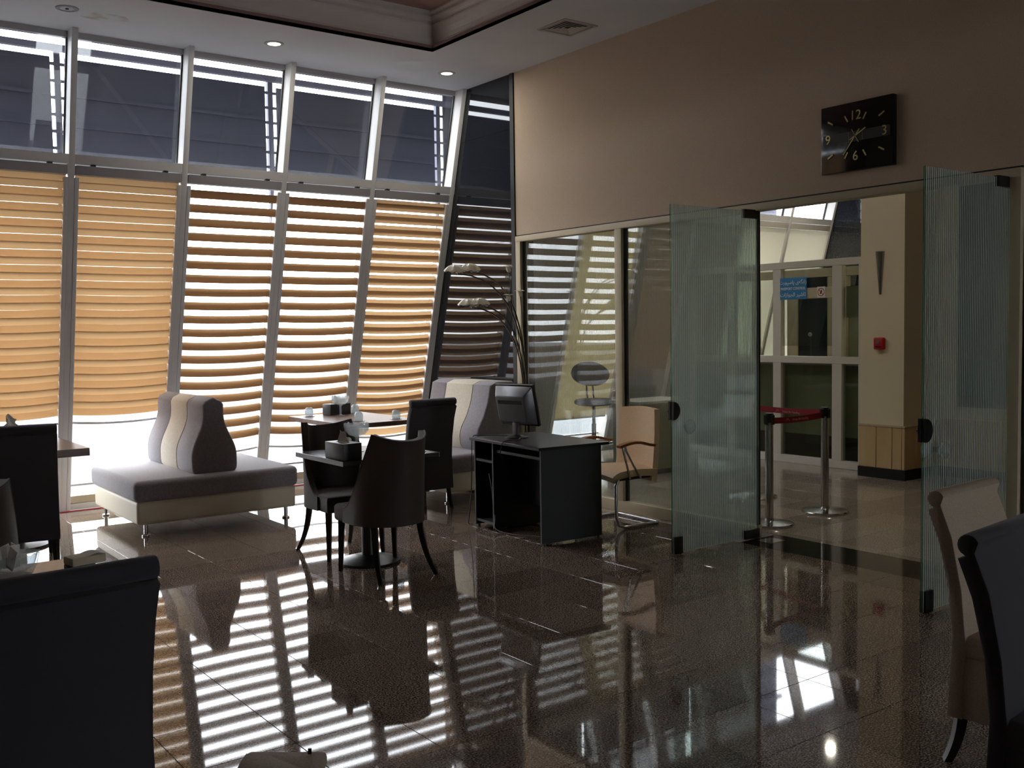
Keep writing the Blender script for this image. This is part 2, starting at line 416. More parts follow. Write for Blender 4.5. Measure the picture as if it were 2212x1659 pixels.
# water stain where a leak dried on the soffit
st = mat('water_stain', srgb(190, 180, 158), .85)
_nt = st.node_tree; _p = _nt.nodes['Principled BSDF']
_tc = N(st, 'ShaderNodeTexCoord'); _n = N(st, 'ShaderNodeTexNoise'); _n.inputs['Scale'].default_value = 7; LK(st, _tc.outputs['Object'], _n.inputs['Vector'])
_rp = N(st, 'ShaderNodeValToRGB'); _rp.color_ramp.elements[0].position = .45; _rp.color_ramp.elements[0].color = srgb(196, 196, 198); _rp.color_ramp.elements[1].position = .6; _rp.color_ramp.elements[1].color = srgb(174, 166, 146)
LK(st, _n.outputs[0], _rp.inputs[0]); LK(st, _rp.outputs[0], _p.inputs['Base Color'])
MB().add([(2.16+.17*math.cos(a)*(1+.2*math.sin(3*a)), 7.86+.13*math.sin(a)*(1+.25*math.cos(2*a)), ZC-.0008) for a in [k*math.pi/12 for k in range(24)]], [list(range(24))]).build('water_stain', 'water_stain', ceiling, False)

# ------------------------------------------------------------------ walls
sbox('wall_right', 'beige_wall', XW, XW+.2, -4.5, 7.47, 2.407, ZC, 'matt beige wall above the glazed partition')
sbox('wall_right_low', 'dark_wall', XW+.02, XW+.2, -4.5, 2.77, 0, 2.407)
bw = struct(link('wall_back', None), 'wall behind the camera with an added fill-light window')
for q in ((X_L, 4.45, 0, 4.3), (5.6, 12.6, 0, 4.3), (4.45, 5.6, 0, .1), (4.45, 5.6, 2.35, 4.3)): box('wall_face', 'room_wall', bw, q[0], q[1], Y_B-.2, Y_B, q[2], q[3])
bwin = struct(link('window_30', None), 'added narrow window behind the camera, gives fill light')  # window added to give fill light on surfaces facing the camera
for x in (4.45, 5.54): box('frame_post', 'white_frame', bwin, x, x+.06, Y_B-.12, Y_B-.04, .1, 2.35)
for z in (.1, 2.29): box('frame_rail', 'white_frame', bwin, 4.45, 5.6, Y_B-.12, Y_B-.04, z, z+.06)
box('pane', 'window_glass', bwin, 4.51, 5.54, Y_B-.085, Y_B-.077, .16, 2.29)
sbox('wall_left', 'room_wall', X_L-.2, X_L, Y_B, 9.5, 0, 4.3)
def slope_poly(y0, z0, z1, off=0): return [(y0, z0), (fy(z0, off), z0), (fy(z1, off), z1), (y0, z1)]
# left end of the facade is solid beyond the last blind
struct(MB().prism([(fy(0, .02), 0), (fy(0, .3), 0), (fy(ZC, .3), ZC), (fy(ZC, .02), ZC)], 'x', X_L, MX[8]-.03).build('wall_facade_left', 'room_wall', None, False))
gran = struct(link('wall_granite', None), 'polished black granite wall panel beside the last window')
for z0, z1 in ((0, 1.02), (1.023, 2.36), (2.363, 3.40), (3.403, ZC)):
    MB().prism(slope_poly(7.53, z0, z1, .14), 'x', XW+.001, XW+.03).build('granite_slab', 'black_granite', gran, False)
MB().prism(slope_poly(7.47, 0, ZC, .16), 'x', XW+.03, XW+.2).build('backing', 'dark_wall', gran, False)
sbox('trim_1', 'rubber', XW-.012, XW+.03, 7.475, 7.53, 0, ZC, 'black edge strip between granite and beige wall')

# ------------------------------------------------------------------ glazed facade
GLS = []
def slab(u0, u1, z0, z1, o0, o1, bevel=0):
    """box lying in the leaning facade: x u0..u1, heights z0..z1, depth offsets o0..o1 behind the mullion fronts"""
    return MB().prism([(fy(z0, o0), z0), (fy(z0, o1), z0), (fy(z1, o1), z1), (fy(z1, o0), z1)], 'x', u0, u1, bevel=bevel)
def facade_bay(n, xl, xr, fr='aluminium_frame', low_fr='tan_frame', corner=False):
    w = struct(link('window_%d' % n, None), 'leaning facade window bay with transom and two panes')
    mh = .024
    slab(xr-mh, xr+mh, 0, ZC, 0, .17, .003).build('mullion', fr, w)
    slab(xl+mh, xr-mh, 2.905, 2.975, .0, .17, .003).build('transom', fr, w)
    slab(xl+mh, xr-mh, 3.86, ZC, .13, .17).build('top_rail', 'dark_aluminium', w)
    slab(xl+mh, xr-mh, .055, .12, .07, .17, .003).build('bottom_rail', low_fr, w)
    slab(xl+mh, xr-mh, 0, .05, .04, .17, .003).build('sill', 'white_frame', w)
    slab(xl+mh, xr-mh, .205, .222, .12, .16).build('guard_rail', 'dark_aluminium', w)
    slab(xl+mh, xl+mh+.012, 2.975, 3.87, .135, .16).build('gasket', 'rubber', w)
    slab(xr-mh-.012, xr-mh, 2.975, 3.87, .135, .16).build('gasket', 'rubber', w)
    slab(xl+mh, xr-mh, 2.975, 3.87, .150, .158).build('upper_pane', 'window_glass', w, False)
    slab(xl+mh, xr-mh, .12, 2.905, .150, .158).build('lower_pane', 'window_glass', w, False)
    return w
bays = [(MX[k], MX[k+1]) for k in range(8, len(MX)-1)]
for n, (xl, xr) in enumerate(bays): facade_bay(n+1, xl, xr)
strip = box('trim_2', 'red_strip', None, MX[8], 5.66, fy(0)-.062, fy(0)-.045, 0, .008); struct(strip, 'thin red strip along the foot of the windows')
sbox('trim_3', 'dark_aluminium', MX[8], 5.66, fy(0)-.045, fy(0)+.1, -.002, .004)

# ------------------------------------------------------------------ zebra roller blinds
PER = .1195
def sag(u, z): return .028*max(0, (2.75-z)/2.3)**1.4*(1-(2*u-1)**2)
def slat_mesh(w, zc, h, off, ph):
    n = 10; vs = []
    for j, dz in enumerate((-h/2, 0, h/2)):
        for i in range(n+1):
            u = i/n; z = zc+dz-sag(u, zc)
            bulge = .006*(1 if j == 1 else 0)+.03*max(0, (2.75-zc)/2.3)*(1-(2*u-1)**2)
            vs.append((-w/2+w*u, fy(z, off)-bulge-YM, z-zc))
    fs = [[j*(n+1)+i, j*(n+1)+i+1, (j+1)*(n+1)+i+1, (j+1)*(n+1)+i] for j in range(2) for i in range(n)]
    me = MB().add([(x, y-(fy(zc, off)-YM), z) for x, y, z in vs], fs).mesh('slat', 'blind_fabric'); return me
def blind(xl, xr, zb, shift, label, ph=0.0):
    t = thing('roller_blind', label, 'blind', ((xl+xr)/2, fy(2.82), 0), 0, 'striped roller blinds on the leaning facade')
    cx, cy = (xl+xr)/2, fy(2.82); w = xr-xl-.048
    def loc(mb): mb.v = [(x-cx, y-cy, z) for x, y, z in mb.v]; return mb
    loc(slab(xl+.03, xr-.03, 2.822, 2.893, -.005, .06, .006)).build('head_rail', 'dark_aluminium', t)
    for q in (.18, .82):
        x = xl+(xr-xl)*q; loc(slab(x-.02, x+.02, 2.888, 2.910, .0, .03)).build('bracket', 'rubber', t)
    for side in (0, 1):
        a = xl+.0245 if side == 0 else xr-.0575
        loc(slab(a, a+.033, .0, 2.80, -.004, .05, .004)).build('side_channel', 'aluminium_frame', t)
    h = .068 if shift < .4 else .0605
    nf = int((2.815-zb)/PER)+1
    for lay, (off, sh) in enumerate(((.022, ph), (.046, ph+shift))):
        for k in range(nf+1):
            zc = 2.800-PER*(k+.5)+sh*PER
            if zc-h/2 < zb+.004 or zc+h/2 > 2.835: continue
            s = link('slat', slat_mesh(w-.02, zc, h if lay == 0 else h+.003, off, 0), t)
            s.location = (0, fy(zc, off)-cy, zc)
    if shift > .4:
        for k in range(nf+1):
            zc = 2.800-PER*(k+1)+ph*PER
            if zc-.03 < zb+.004: continue
            me = slat_mesh(w-.02, zc, PER-h+.002, .022, 0); me.materials[0] = MATS['sheer_voile']
            s = link('sheer_strip', me, t); s.location = (0, fy(zc, .022)-cy, zc)
    mb = MB()
    mb.grid(lambda u, v: (-(w-.02)/2+(w-.02)*u, fy(zb, .03)-cy-.012*(1-(2*u-1)**2)-.012+.024*v, zb-sag(u, zb)), 8, 1, thick=.018).build('bottom_bar', 'aluminium_frame', t)
    return t
B = {}
k5 = 13   # MX[13]..MX[14] is the bay beside the granite
blind(MX[13], MX[14], .46, .30, 'half-open striped blind beside the black granite panel, tan edges glowing', ph=.0)
blind(MX[12], MX[13], .44, .02, 'open striped blind with brown bands, second from the granite panel')
blind(MX[11], MX[12], .44, .02, 'open striped blind with brown bands, next to the closed tan blinds')
blind(MX[10], MX[11], .80, .489, 'closed tan blind directly left of the double-sided sofa backrest')
blind(MX[9], MX[10], .80, .489, 'closed tan blind at the left edge of the picture')
blind(MX[8], MX[9], .80, .489, 'closed tan blind beyond the left edge of the picture')

# ------------------------------------------------------------------ outside: cladding panels, rail, ground
YP = 9.40
og = tag(MB().add([(-60, 9.62, -.12), (80, 9.62, -.12), (80, 120, -.12), (-60, 120, -.12)], [[0, 1, 2, 3]]).build('forecourt', 'outside_ground', None, False), 'pale concrete forecourt outside the windows', 'ground'); og['kind'] = 'structure'
PX = [2.145+1.965*k for k in range(-2, 6)]
names = ['beyond the left edge', 'at the left edge of the picture', 'above the closed tan blinds', 'above the brown open blinds', 'beside the black granite', 'above the corridor end', 'behind the passport booth', 'far right']
for i in range(7):
    x0, x1 = PX[i]+.06, PX[i+1]-.06
    t = thing('outdoor_screen', 'dark metal screen outside the upper glass, '+names[i], 'screen', (0, 0, 0), 0, 'outdoor screens above the blinds')
    box('sheet', 'outside_panel', t, x0, x1, YP, YP+.02, 3.13, 3.955 if i < 4 else 4.7)  # corridor sheets made taller to keep sky glare off the floor
    for z in (3.36, 3.62): box('stiffener', 'outside_panel', t, x0+.02, x1-.02, YP-.02, YP, z, z+.03)
    box('post', 'outside_rail', t, PX[i]-.026, PX[i]+.026, YP+.01, YP+.06, 2.6, 4.06)
    for q in range(6):
        z = 3.16+q*.145
        box('tie', 'outside_rail', t, PX[i]-.06, PX[i]+.06, YP+.005, YP+.012, z, z+.026)
tag(box('screen_rail', 'outside_rail', None, PX[0], PX[7], YP-.06, YP, 4.0, 4.052), 'horizontal metal rail outside above the dark screens', 'rail')
sbox('sky_block_wall', 'dark_wall', X_L, 12.6, 8.44, 8.6, ZC, 7.5)  # unseen wall added to keep sky light off the screens
sbox('light_seal_roof', 'dark_wall', X_L-.2, 12.6, Y_B-.2, 8.5, 4.35, 4.5)  # unseen cap added to stop light leaking into the tray

# ------------------------------------------------------------------ glazed partition towards the corridor
tag_p = 'window_20'
par = struct(link('window_20', None), 'tan framed glazed partition with two etched stripe panes')
box('header', 'tan_frame', par, XW-.015, XW+.085, 2.78, 7.47, 2.345, 2.396, .003)
box('shadow_gap_strip', 'rubber', par, XW+.004, XW+.08, 2.78, 7.47, 2.396, 2.407)  # dark strip filling the gap, its shade put into the colour
box('bottom_rail', 'tan_frame', par, XW-.01, XW+.07, 4.66, 7.47, 0, .09, .003)
for y0, y1 in ((7.40, 7.47), (6.035, 6.115), (2.78, 2.845)):
    box('post', 'tan_frame', par, XW-.012, XW+.075, y0, y1, .09 if y0 > 4 else 0, 2.345, .003)
for y0, y1 in ((6.115, 7.40), (4.66, 6.035)):
    w = y1-y0
    o = MB().box(-w/2, w/2, -.005, .005, .09, 2.345).build('pane', 'striped_partition_glass', par, False); o.location = (XW+.035, (y0+y1)/2, 0); o.rotation_euler = (0, 0, R(90))
    for yy in (y0, y1-.01): box('gasket', 'rubber', par, XW+.015, XW+.055, yy, yy+.007, .09, 2.345)

def door_leaf(label, hinge_y, sgn):
    """glass leaf swung open into the room, local X runs from hinge to free edge"""
    t = thing('glass_door_leaf', label, 'door', (XW+.03, hinge_y, 0), 180, 'pair of open glass door leaves')
    w = .885
    MB().box(.0, w, -.006, .006, .012, 2.342, .001, 1).build('pane', 'striped_door_glass', t, False)
    box('edge', 'clear_glass_edge', t, w, w+.0015, -.0055, .0055, .012, 2.342)
    for z0, z1, nm in ((2.29, 2.352, 'top_pivot'), (.006, .07, 'bottom_pivot')):
        box(nm, 'black_plastic', t, .0, .16, -.016, .016, z0, z1, .003)
    q = box('corner_lock', 'black_plastic', t, w-.085, w-.012, -.02, .02, .006, .125, .004)
    MB().lathe([(.012, 0), (.012, .02), (.010, .022)], 12, Matrix.Translation((w-.05, -.02, .07)) @ Matrix.Rotation(R(90), 4, 'X')).build('keyhole', 'chrome', q)
    mb = MB()
    for s in (-1, 1):
        mb.prism([(w+.004-.05*math.sin(a)*1.25, .975+.062*math.cos(a)) for a in [k*math.pi/14 for k in range(15)]], 'y', s*.006, s*.024)
    c = mb.build('edge_lock', 'black_plastic', t)
    MB().lathe([(.016, 0), (.018, .008), (.012, .014), (0, .016)], 14, Matrix.Translation((w-.012, sgn*-.026, .975)) @ Matrix.Rotation(R(90)*1, 4, 'X')).build('turn_knob', 'chrome', c)
    h = MB()
    for s in (-1, 1):
        Mx = Matrix.Translation((w-.125, s*.006, .865)) @ Matrix.Rotation(R(-90)*s, 4, 'X')
        h.lathe([(.014, 0), (.014, .035), (.045, .036), (.05, .044), (.045, .052), (.012, .054)], 24, Mx)
    h.build('knob_pull', 'crystal', t)
    return t
door_leaf('open etched glass door leaf in front of the partition, behind the beige chair', 4.66, 1)
door_leaf('open etched glass door leaf at the right, beside the cream dining chair', 2.86, 1)

# ------------------------------------------------------------------ ceiling fixtures
def downlight(x, y, label, on=True, watt=6):
    t = thing('recessed_downlight', label, 'ceiling light', (x, y, ZC), 0, 'round recessed downlights')
    MB().lathe([(.052, -.001), (.052, -.006), (.066, -.008), (.078, -.004), (.080, 0)], 28, cap=False).build('trim_ring', 'lamp_off' if not on else 'vent_paint', t)
    if on:
        MB().lathe([(.052, -.004), (.0001, -.0045)], 28, cap=False).build('diffuser', 'lamp_glow', t)
        la = bpy.data.lights.new('downlight_beam', 'AREA'); la.shape = 'DISK'; la.size = .095; la.energy = watt; la.color = (1, .92, .78)
        lo = link('downlight_beam', la, t); lo.location = (0, 0, -.006)
    else:
        MB().lathe([(.052, -.004), (.045, -.002), (.02, -.002), (.0001, -.002)], 28, cap=False).build('diffuser', 'dark_aluminium', t)
        MB().lathe([(.012, -.002), (.012, -.008), (0, -.009)], 12).build('bulb_cap', 'rubber', t)
    return t
downlight(3.456, 7.808, 'lit round downlight in the middle of the window soffit')
downlight(5.156, 7.824, 'lit round downlight near the black granite corner')
downlight(1.862, 7.80, 'unlit round downlight at the top left by the water stain', False)
downlight(10.69, 7.59, 'lit round downlight above the passport booth', watt=14)
for x_, y_, w_ in ((6.5, 3.4, 'at the near end of the corridor'), (6.5, 5.3, 'above the stanchion belts'), (6.5, 7.2, 'above the corridor between partition and booth')):
    downlight(x_, y_, 'added unseen downlight '+w_, watt=6)  # unseen downlights added to brighten the column and corridor floor
v = thing('ceiling_air_diffuser', 'square pyramid-louvred air diffuser in the soffit near the beige wall', 'vent', (5.18, 6.12, ZC))
mb = MB()
for k in range(4):
    a = k*math.pi/2; M = Matrix.Rotation(a, 4, 'Z')
    mb.prism([(-.17, -.17), (.17, -.17), (.145, -.145), (-.145, -.145)], 'z', -.008, 0, M)
mb.build('frame', 'vent_paint', v, False)
box('duct_back', 'vent_dark', v, -.145, .145, -.145, .145, -.0005, 0)
for i, s in enumerate((.135, .105, .075, .045)):
    mb = MB()
    mb.add([(-s, -s, -.006), (s, -s, -.006), (s, s, -.006), (-s, s, -.006), (-s+.022, -s+.022, -.001), (s-.022, -s+.022, -.001), (s-.022, s-.022, -.001), (-s+.022, s-.022, -.001)],
           [[k, (k+1) % 4, 4+(k+1) % 4, 4+k] for k in range(4)])
    mb.build('louvre_ring', 'vent_paint', v, False)

# ------------------------------------------------------------------ wall clock (hangs on the beige wall)
c = thing('wall_clock', 'square black wall clock with gilt markers high on the beige wall', 'clock', (XW, 3.815, 2.732), -90)
# local: X runs along the wall (to the right in the room), -Y out of the wall into the room ; rotate so that local -Y = world -X
cw = .262
MB().box(-cw, cw, -.045, 0, -.217, .217, .006).build('case', 'clock_face', c)
box('band', 'clock_band', c, -cw+.02, cw-.02, -.0475, -.045, -.032, .032)
FR = (R(90), 0, 0)
text('12', .085, 'clock_gold', c, (0, -.049, .128), FR, 'numeral'); text('6', .085, 'clock_gold', c, (0, -.049, -.128), FR, 'numeral')
text('3', .085, 'clock_gold', c, (.205, -.049, 0), FR, 'numeral'); text('9', .085, 'clock_gold', c, (-.205, -.049, 0), FR, 'numeral')
for hr in (1, 2, 4, 5, 7, 8, 10, 11):
    a = R(30*hr); sx, sz = math.sin(a), math.cos(a)
    kx = .205/max(abs(sx), .001); kz = .135/max(abs(sz), .001); r1 = min(kx, kz); r0 = r1-.045
    M = Matrix.Translation((0, -.049, 0)) @ Matrix.Rotation(a, 4, 'Y')
    MB().box(-.005, .005, -.002, .002, r0, r1, M=M).build('hour_marker', 'clock_gold', c)
for x in (-.05, .05): box('band_line', 'clock_gold', c, x-.001, x+.001, -.049, -.0475, -.032, .032)
for ang, l0, l1, wd, nm in ((62, -.045, .085, .004, 'hour_hand'), (218, -.05, .14, .003, 'minute_hand'), (150, -.05, .05, .0018, 'second_hand')):
    MB().box(-wd, wd, -.002, .001, l0, l1, M=Matrix.Translation((0, -.052, 0)) @ Matrix.Rotation(R(ang), 4, 'Y')).build(nm, 'clock_gold', c)

# ------------------------------------------------------------------ sofas
def pear(h0, h1, w0, w1, n=10):
    """upright pear profile, half-width w0 at the bulge, w1 near the top"""
    pts = []
    H = h1-h0
    for i in range(n*2+1):
        t = i/(n*2)
        s = .5-.5*math.cos(math.pi*min(1, max(0, (t-.22)/.55)))
        w = w0+(w1-w0)*s
        if t < .12: w *= .86+.14*math.sqrt(1-(1-t/.12)**2)
        if t > .9: w *= math.sqrt(max(0, 1-((t-.9)/.1)**2))*.75+.25*(1-(t-.9)/.1)
        pts.append((w, h0+H*t))
    return [(a, b) for a, b in pts]+[(-a, b) for a, b in pts[::-1] if abs(a) > 1e-4]
def sofa_leg(x, y, t, h=.10):
    MB().lathe([(.03, 0), (.032, .006), (.03, .012), (.016, .018), (.016, h)], 14, Matrix.Translation((x, y, 0))).build('leg', 'chrome', t)
def seat_block(t, x0, x1, y0, y1):
    MB().box(x0+.02, x1-.02, y0+.02, y1-.02, .09, .275, .03, 4).build('base', 'cream_leatherette', t)
    MB().box(x0, x1, y0, y1, .265, .43, .045, 5).build('seat_cushion', 'grey_velvet', t)
t = thing('double_sofa', 'double-sided grey and cream sofa with striped pear-shaped backrest by the window', 'sofa', (2.83, 8.27, 0))
seat_block(t, -.665, .665, -.63, .63)
for x in (-.57, .57):
    for y in (-.56, .56): sofa_leg(x, y, t)
P = pear(.42, 1.03, .185, .085)
for y0, y1, mm, nm in ((-.52, -.14, 'grey_velvet', 'backrest'), (-.14, .26, 'cream_velvet', 'backrest_stripe'), (.26, .63, 'grey_velvet', 'backrest')):
    MB().prism(P, 'y', y0, y1, bevel=.018 if mm == 'grey_velvet' else .004, seg=3).build(nm, mm, t)
t = thing('striped_sofa', 'grey sofa with cream-striped backrest against the black granite wall', 'sofa', (5.18, 7.92, 0))
seat_block(t, -.45, .44, -.63, .62)
for x in (-.40, .36):
    for y in (-.56, .55): sofa_leg(x, y, t)
Q = [(-.02-(.17*(1-s)+.02), z) for z, s in ((.42, .25), (.47, .05), (.55, 0), (.63, .12), (.74, .5), (.86, .78), (.96, .9), (1.02, .96))]
Q = [(x+.17, z) for x, z in Q]+[(.20, 1.05), (.38, 1.05), (.42, 1.01), (.42, .42)]
for y0, y1, mm, nm in ((-.50, -.22, 'grey_velvet', 'backrest'), (-.22, .23, 'cream_velvet', 'backrest_stripe'), (.23, .50, 'grey_velvet', 'backrest')):
    MB().prism(Q, 'y', y0, y1, bevel=.016 if mm == 'grey_velvet' else .004, seg=3).build(nm, mm, t)

# ------------------------------------------------------------------ dining tables
def table(label, cx, cy, sx, sy, top, edge, zt=.735, th=.03, ped=.05, base=.205, disc=True):
    t = thing('dining_table', label, 'table', (cx, cy, 0))
    o = MB().box(-sx/2, sx/2, -sy/2, sy/2, zt-th, zt, .002, 1).build('table_top', top, t)
    if edge:
        for (a, b, c_, d) in ((-sx/2-.003, -sx/2, -sy/2, sy/2), (sx/2, sx/2+.003, -sy/2, sy/2)): box('edge_band', edge, o, a, b, c_, d, zt-th, zt-.001)
    MB().lathe([(ped, .03), (ped, zt-th-.012), (ped*2.4, zt-th-.01), (ped*2.4, zt-th)], 24).build('column', 'dark_wood', t)
    MB().lathe([(base, 0), (base+.003, .008), (base, .016), (base*.75, .032), (base*.45, .046), (ped, .055)], 40).build('base', 'black_plastic', t)
    return t
tB = table('small dark table with tissue box and goblet between the two brown tub chairs', 3.163, 5.846, .70, .68, 'dark_table_top', 'pale_edge')
tA = table('walnut table set with upturned glasses beside the window', 4.34, 8.27, .76, 1.16, 'walnut_laminate', None, th=.04)
tC = table('walnut table corner behind the tall black chair at the left', 1.42, 7.95, .80, .95, 'walnut_laminate', None, th=.055)
tD = table('dark table with glass dish hidden behind the large foreground chair', .44, 3.42, .92, .80, 'dark_table_top', None)
tE = table('dark table at the bottom edge carrying a cream napkin pouch', .355, 1.35, .84, .70, 'dark_table_top', None)

# ------------------------------------------------------------------ chairs
def leg_mesh(p0, p1, p2, r0, r1, n=7):
    path = []
    for i in range(n):
        t_ = i/(n-1); a = Vector(p0).lerp(Vector(p1), t_); b = Vector(p1).lerp(Vector(p2), t_); path.append(a.lerp(b, t_))
    return path, [r0+(r1-r0)*i/(n-1) for i in range(n)]
def parson(label, fab, seatfab=None):
    """tall scroll-top upholstered chair, faces local +Y"""
    t = thing('parson_chair', label, 'chair')
    w = .225; sf = seatfab or fab
    fr = [(-.19, .17), (-.175, .45), (-.19, .62), (-.225, .80), (-.265, .905)]
    bk = [(-.315, .885), (-.275, .78), (-.24, .62), (-.225, .45), (-.24, .17)]
    sc = [(-.285+.032*math.cos(a), .925+.032*math.sin(a)) for a in [R(20)+k*R(230)/10 for k in range(11)]]
    poly = fr+sc+bk
    MB().prism(poly, 'x', -w, w, bevel=.008, seg=2).build('backrest', fab, t)
    MB().box(-w+.003, w-.003, -.20, .235, .385, .462, .022, 3).build('seat', sf, t)
    MB().box(-w+.008, w-.008, -.20, .225, .17, .395, .012, 2).build('skirt', sf, t)
    for s in (-1, 1):
        pts, rr = leg_mesh((s*(w-.03), -.20, .20), (s*(w-.03), -.205, .09), (s*(w-.028), -.25, 0), .026, .018)
        MB().tube(pts, rr, 4).build('leg', 'dark_wood', t)
        pts, rr = leg_mesh((s*(w-.03), .195, .20), (s*(w-.03), .195, .1), (s*(w-.03), .195, 0), .026, .018)
        MB().tube(pts, rr, 4).build('leg', 'dark_wood', t)
    return t
def tub(label):
    """brown dining chair with wrapped back sweeping down to the seat front, faces local +Y"""
    t = thing('tub_chair', label, 'chair')
    so = [(.205*math.sin(a), -.02-.205*math.cos(a)) for a in [R(-90)+k*R(15) for k in range(13)]]+[(.222, .12), (.225, .245), (-.225, .245), (-.222, .12)]
    MB().prism(so, 'z', .325, .44, bevel=.026, seg=3).build('seat', 'brown_upholstery', t)
    def path(s):      # s in -1..1 along the plan curve from left front to right front
        a = s*R(118); rx, ry = .242, .245
        x, y = rx*math.sin(a), -.02-ry*math.cos(a)
        if abs(s) > .76:
            k = (abs(s)-.76)/.24; y0 = -.02-ry*math.cos(.76*R(118)); y = y0+k*.14; x = math.copysign(rx*math.sin(R(90)), s)*(1-.02*k)
        return x, y
    def top(s):
        a = abs(s)
        if a < .5: return .862+.045*(a/.5)**2.2
        k = min(1, (a-.5)/.5); return .907-(.907-.425)*(k**.75*(2-k)/1.0 if False else (1-(1-k)**1.9))
    def shell(u, vv):
        s = 2*u-1; x, y = path(s); h = top(s); z = .335+(h-.335)*vv
        back = max(0, math.cos(min(abs(s)*R(118), R(90))))
        lean = .075*((z-.335)/.55)**1.5*back
        return (x*(1-.06*((z-.335)/.55)), y-lean, z)
    MB().grid(shell, 40, 12, thick=.042).build('backrest', 'brown_upholstery', t)
    MB().tube([(lambda p: (p[0]*.985, p[1]+.0, p[2]))(shell(i/40, 1)) for i in range(41)], .006, 6).build('piping', 'brown_upholstery', t)
    for s in (-1, 1):
        pts, rr = leg_mesh((s*.165, -.150, .34), (s*.172, -.165, .14), (s*.205, -.275, 0), .026, .016)
        MB().tube(pts, rr, 4).build('leg', 'dark_wood', t)
        pts, rr = leg_mesh((s*.195, .205, .335), (s*.20, .21, .16), (s*.205, .215, 0), .026, .016)
        MB().tube(pts, rr, 4).build('leg', 'dark_wood', t)
    return t
G1, G2 = 'tall scroll-top dining chairs', 'brown tub dining chairs'
t0 = place(tub(''), (3.105, 5.525, 0), 2, 'brown tub chair seen from behind at the small dark table', G2)
place(copy_tree(t0), (3.155, 6.225, 0), 180, 'brown tub chair on the window side of the small dark table', G2)
place(copy_tree(t0), (.66, 5.06, 0), -4, 'brown tub chair cut by the left edge, seen over the glass dish', G2)
p0 = place(parson('', 'black_upholstery'), (4.50, 7.42, 0), 0, 'black scroll-top chair at the walnut table in front of the striped wall sofa', G1)
place(copy_tree(p0), (1.345, 7.42, 0), -8, 'black scroll-top chair at the left beside the walnut table corner', G1)
place(copy_tree(p0), (.56, 2.93, 0), 4, 'large black scroll-top chair back filling the lower left corner', G1)
place(copy_tree(p0), (2.87, 1.16, 0), 186, 'black scroll-top chair at the lower right edge', G1)
place(parson('', 'cream_upholstery'), (3.47, 1.60, 0), 184, 'cream scroll-top chair at the right in front of the glass door', G1)

# ------------------------------------------------------------------ table ware
ZT = .735
def tissue_box(x, y, z, rz, label, g='tissue boxes on the tables'):
    t = thing('tissue_box', label, 'tissue box', (x, y, z), rz, g)
    MB().box(-.12, .12, -.065, .065, 0, .105, .004, 2).build('box', 'box_leather', t)
    MB().box(-.06, .06, -.02, .02, .105, .1062).build('slot', 'tissue_paper', t)
    def fn(u, v):
        a = (u-.5)*2; b = v
        return (.055*a*(1-.35*b)+.012*math.sin(5*b+2*a), .018*math.sin(3.2*a+1.5*b)*(1-.2*b)+.01*b, .104+.075*b*(1-.45*a*a)+.006*math.sin(7*a))
    MB().grid(fn, 14, 8, thick=.0015).build('tissue', 'tissue_paper', t)
    return t
tissue_box(2.895, 5.66, ZT, 92, 'black tissue box on the small dark table')
tissue_box(4.40, 8.72, ZT, 10, 'black tissue box on the walnut table by the window')
tissue_box(1.415, 8.05, ZT, 15, 'tissue box with raised tissue behind the tall black chair at the left').scale = (1, 1, 1.28)
def goblet(x, y, z, label):
    t = thing('dessert_goblet', label, 'goblet', (x, y, z), 0, 'crystal dessert goblets'); t.scale = (1.25, 1.25, 1.25)
    MB().lathe([(.036, 0), (.036, .003), (.012, .010), (.007, .022), (.009, .04), (.006, .06), (.010, .078), (.012, .082)], 20).build('stem', 'crystal', t)
    pr = [(.012, .080), (.040, .090), (.060, .110), (.066, .135), (.064, .150), (.060, .150), (.062, .135), (.056, .114), (.036, .095), (.001, .088)]
    mb = MB(); seg = 28; vs, fs = [], []
    for r, zz in pr:
        for k in range(seg):
            a = 2*math.pi*k/seg; q = r*(1+.03*math.cos(14*a)) if r > .03 else r; vs.append((q*math.cos(a), q*math.sin(a), zz+(.004*math.cos(14*a) if zz >= .15 else 0)))
    for i in range(len(pr)-1):
        for k in range(seg): fs.append([i*seg+k, i*seg+(k+1) % seg, (i+1)*seg+(k+1) % seg, (i+1)*seg+k])
    mb.add(vs, fs).build('bowl', 'crystal', t)
    return t
goblet(3.135, 5.93, ZT, 'crystal dessert goblet on the small dark table'); goblet(4.36, 8.56, ZT, 'crystal dessert goblet on the walnut table by the window')
def tumbler(x, y, z, label, h=.085):
    t = thing('water_glass', label, 'glass', (x, y, z), 0, 'upturned water glasses on coasters')
    MB().lathe([(.055, 0), (.055, .003)], 24).build('coaster', 'dark_table_top', t)
    MB().lathe([(.037, .004), (.039, .03), (.040, .05), (.034, .075), (.022, h), (.020, h), (.032, .072), (.037, .05), (.036, .03), (.034, .004)], 20).build('glass', 'crystal', t)
    return t
tumbler(4.10, 8.70, ZT, 'upturned glass at the left end of the walnut table')
tumbler(4.60, 8.72, ZT, 'upturned glass at the window side of the walnut table')
tumbler(4.55, 7.84, ZT, 'upturned glass at the near right end of the walnut table')
tumbler(4.20, 7.90, ZT, 'upturned glass at the near left of the walnut table')
tumbler(3.12, 6.05, ZT, 'upturned glass behind the tissue box on the small dark table')
tumbler(3.42, 5.62, ZT, 'upturned glass at the right of the small dark table')
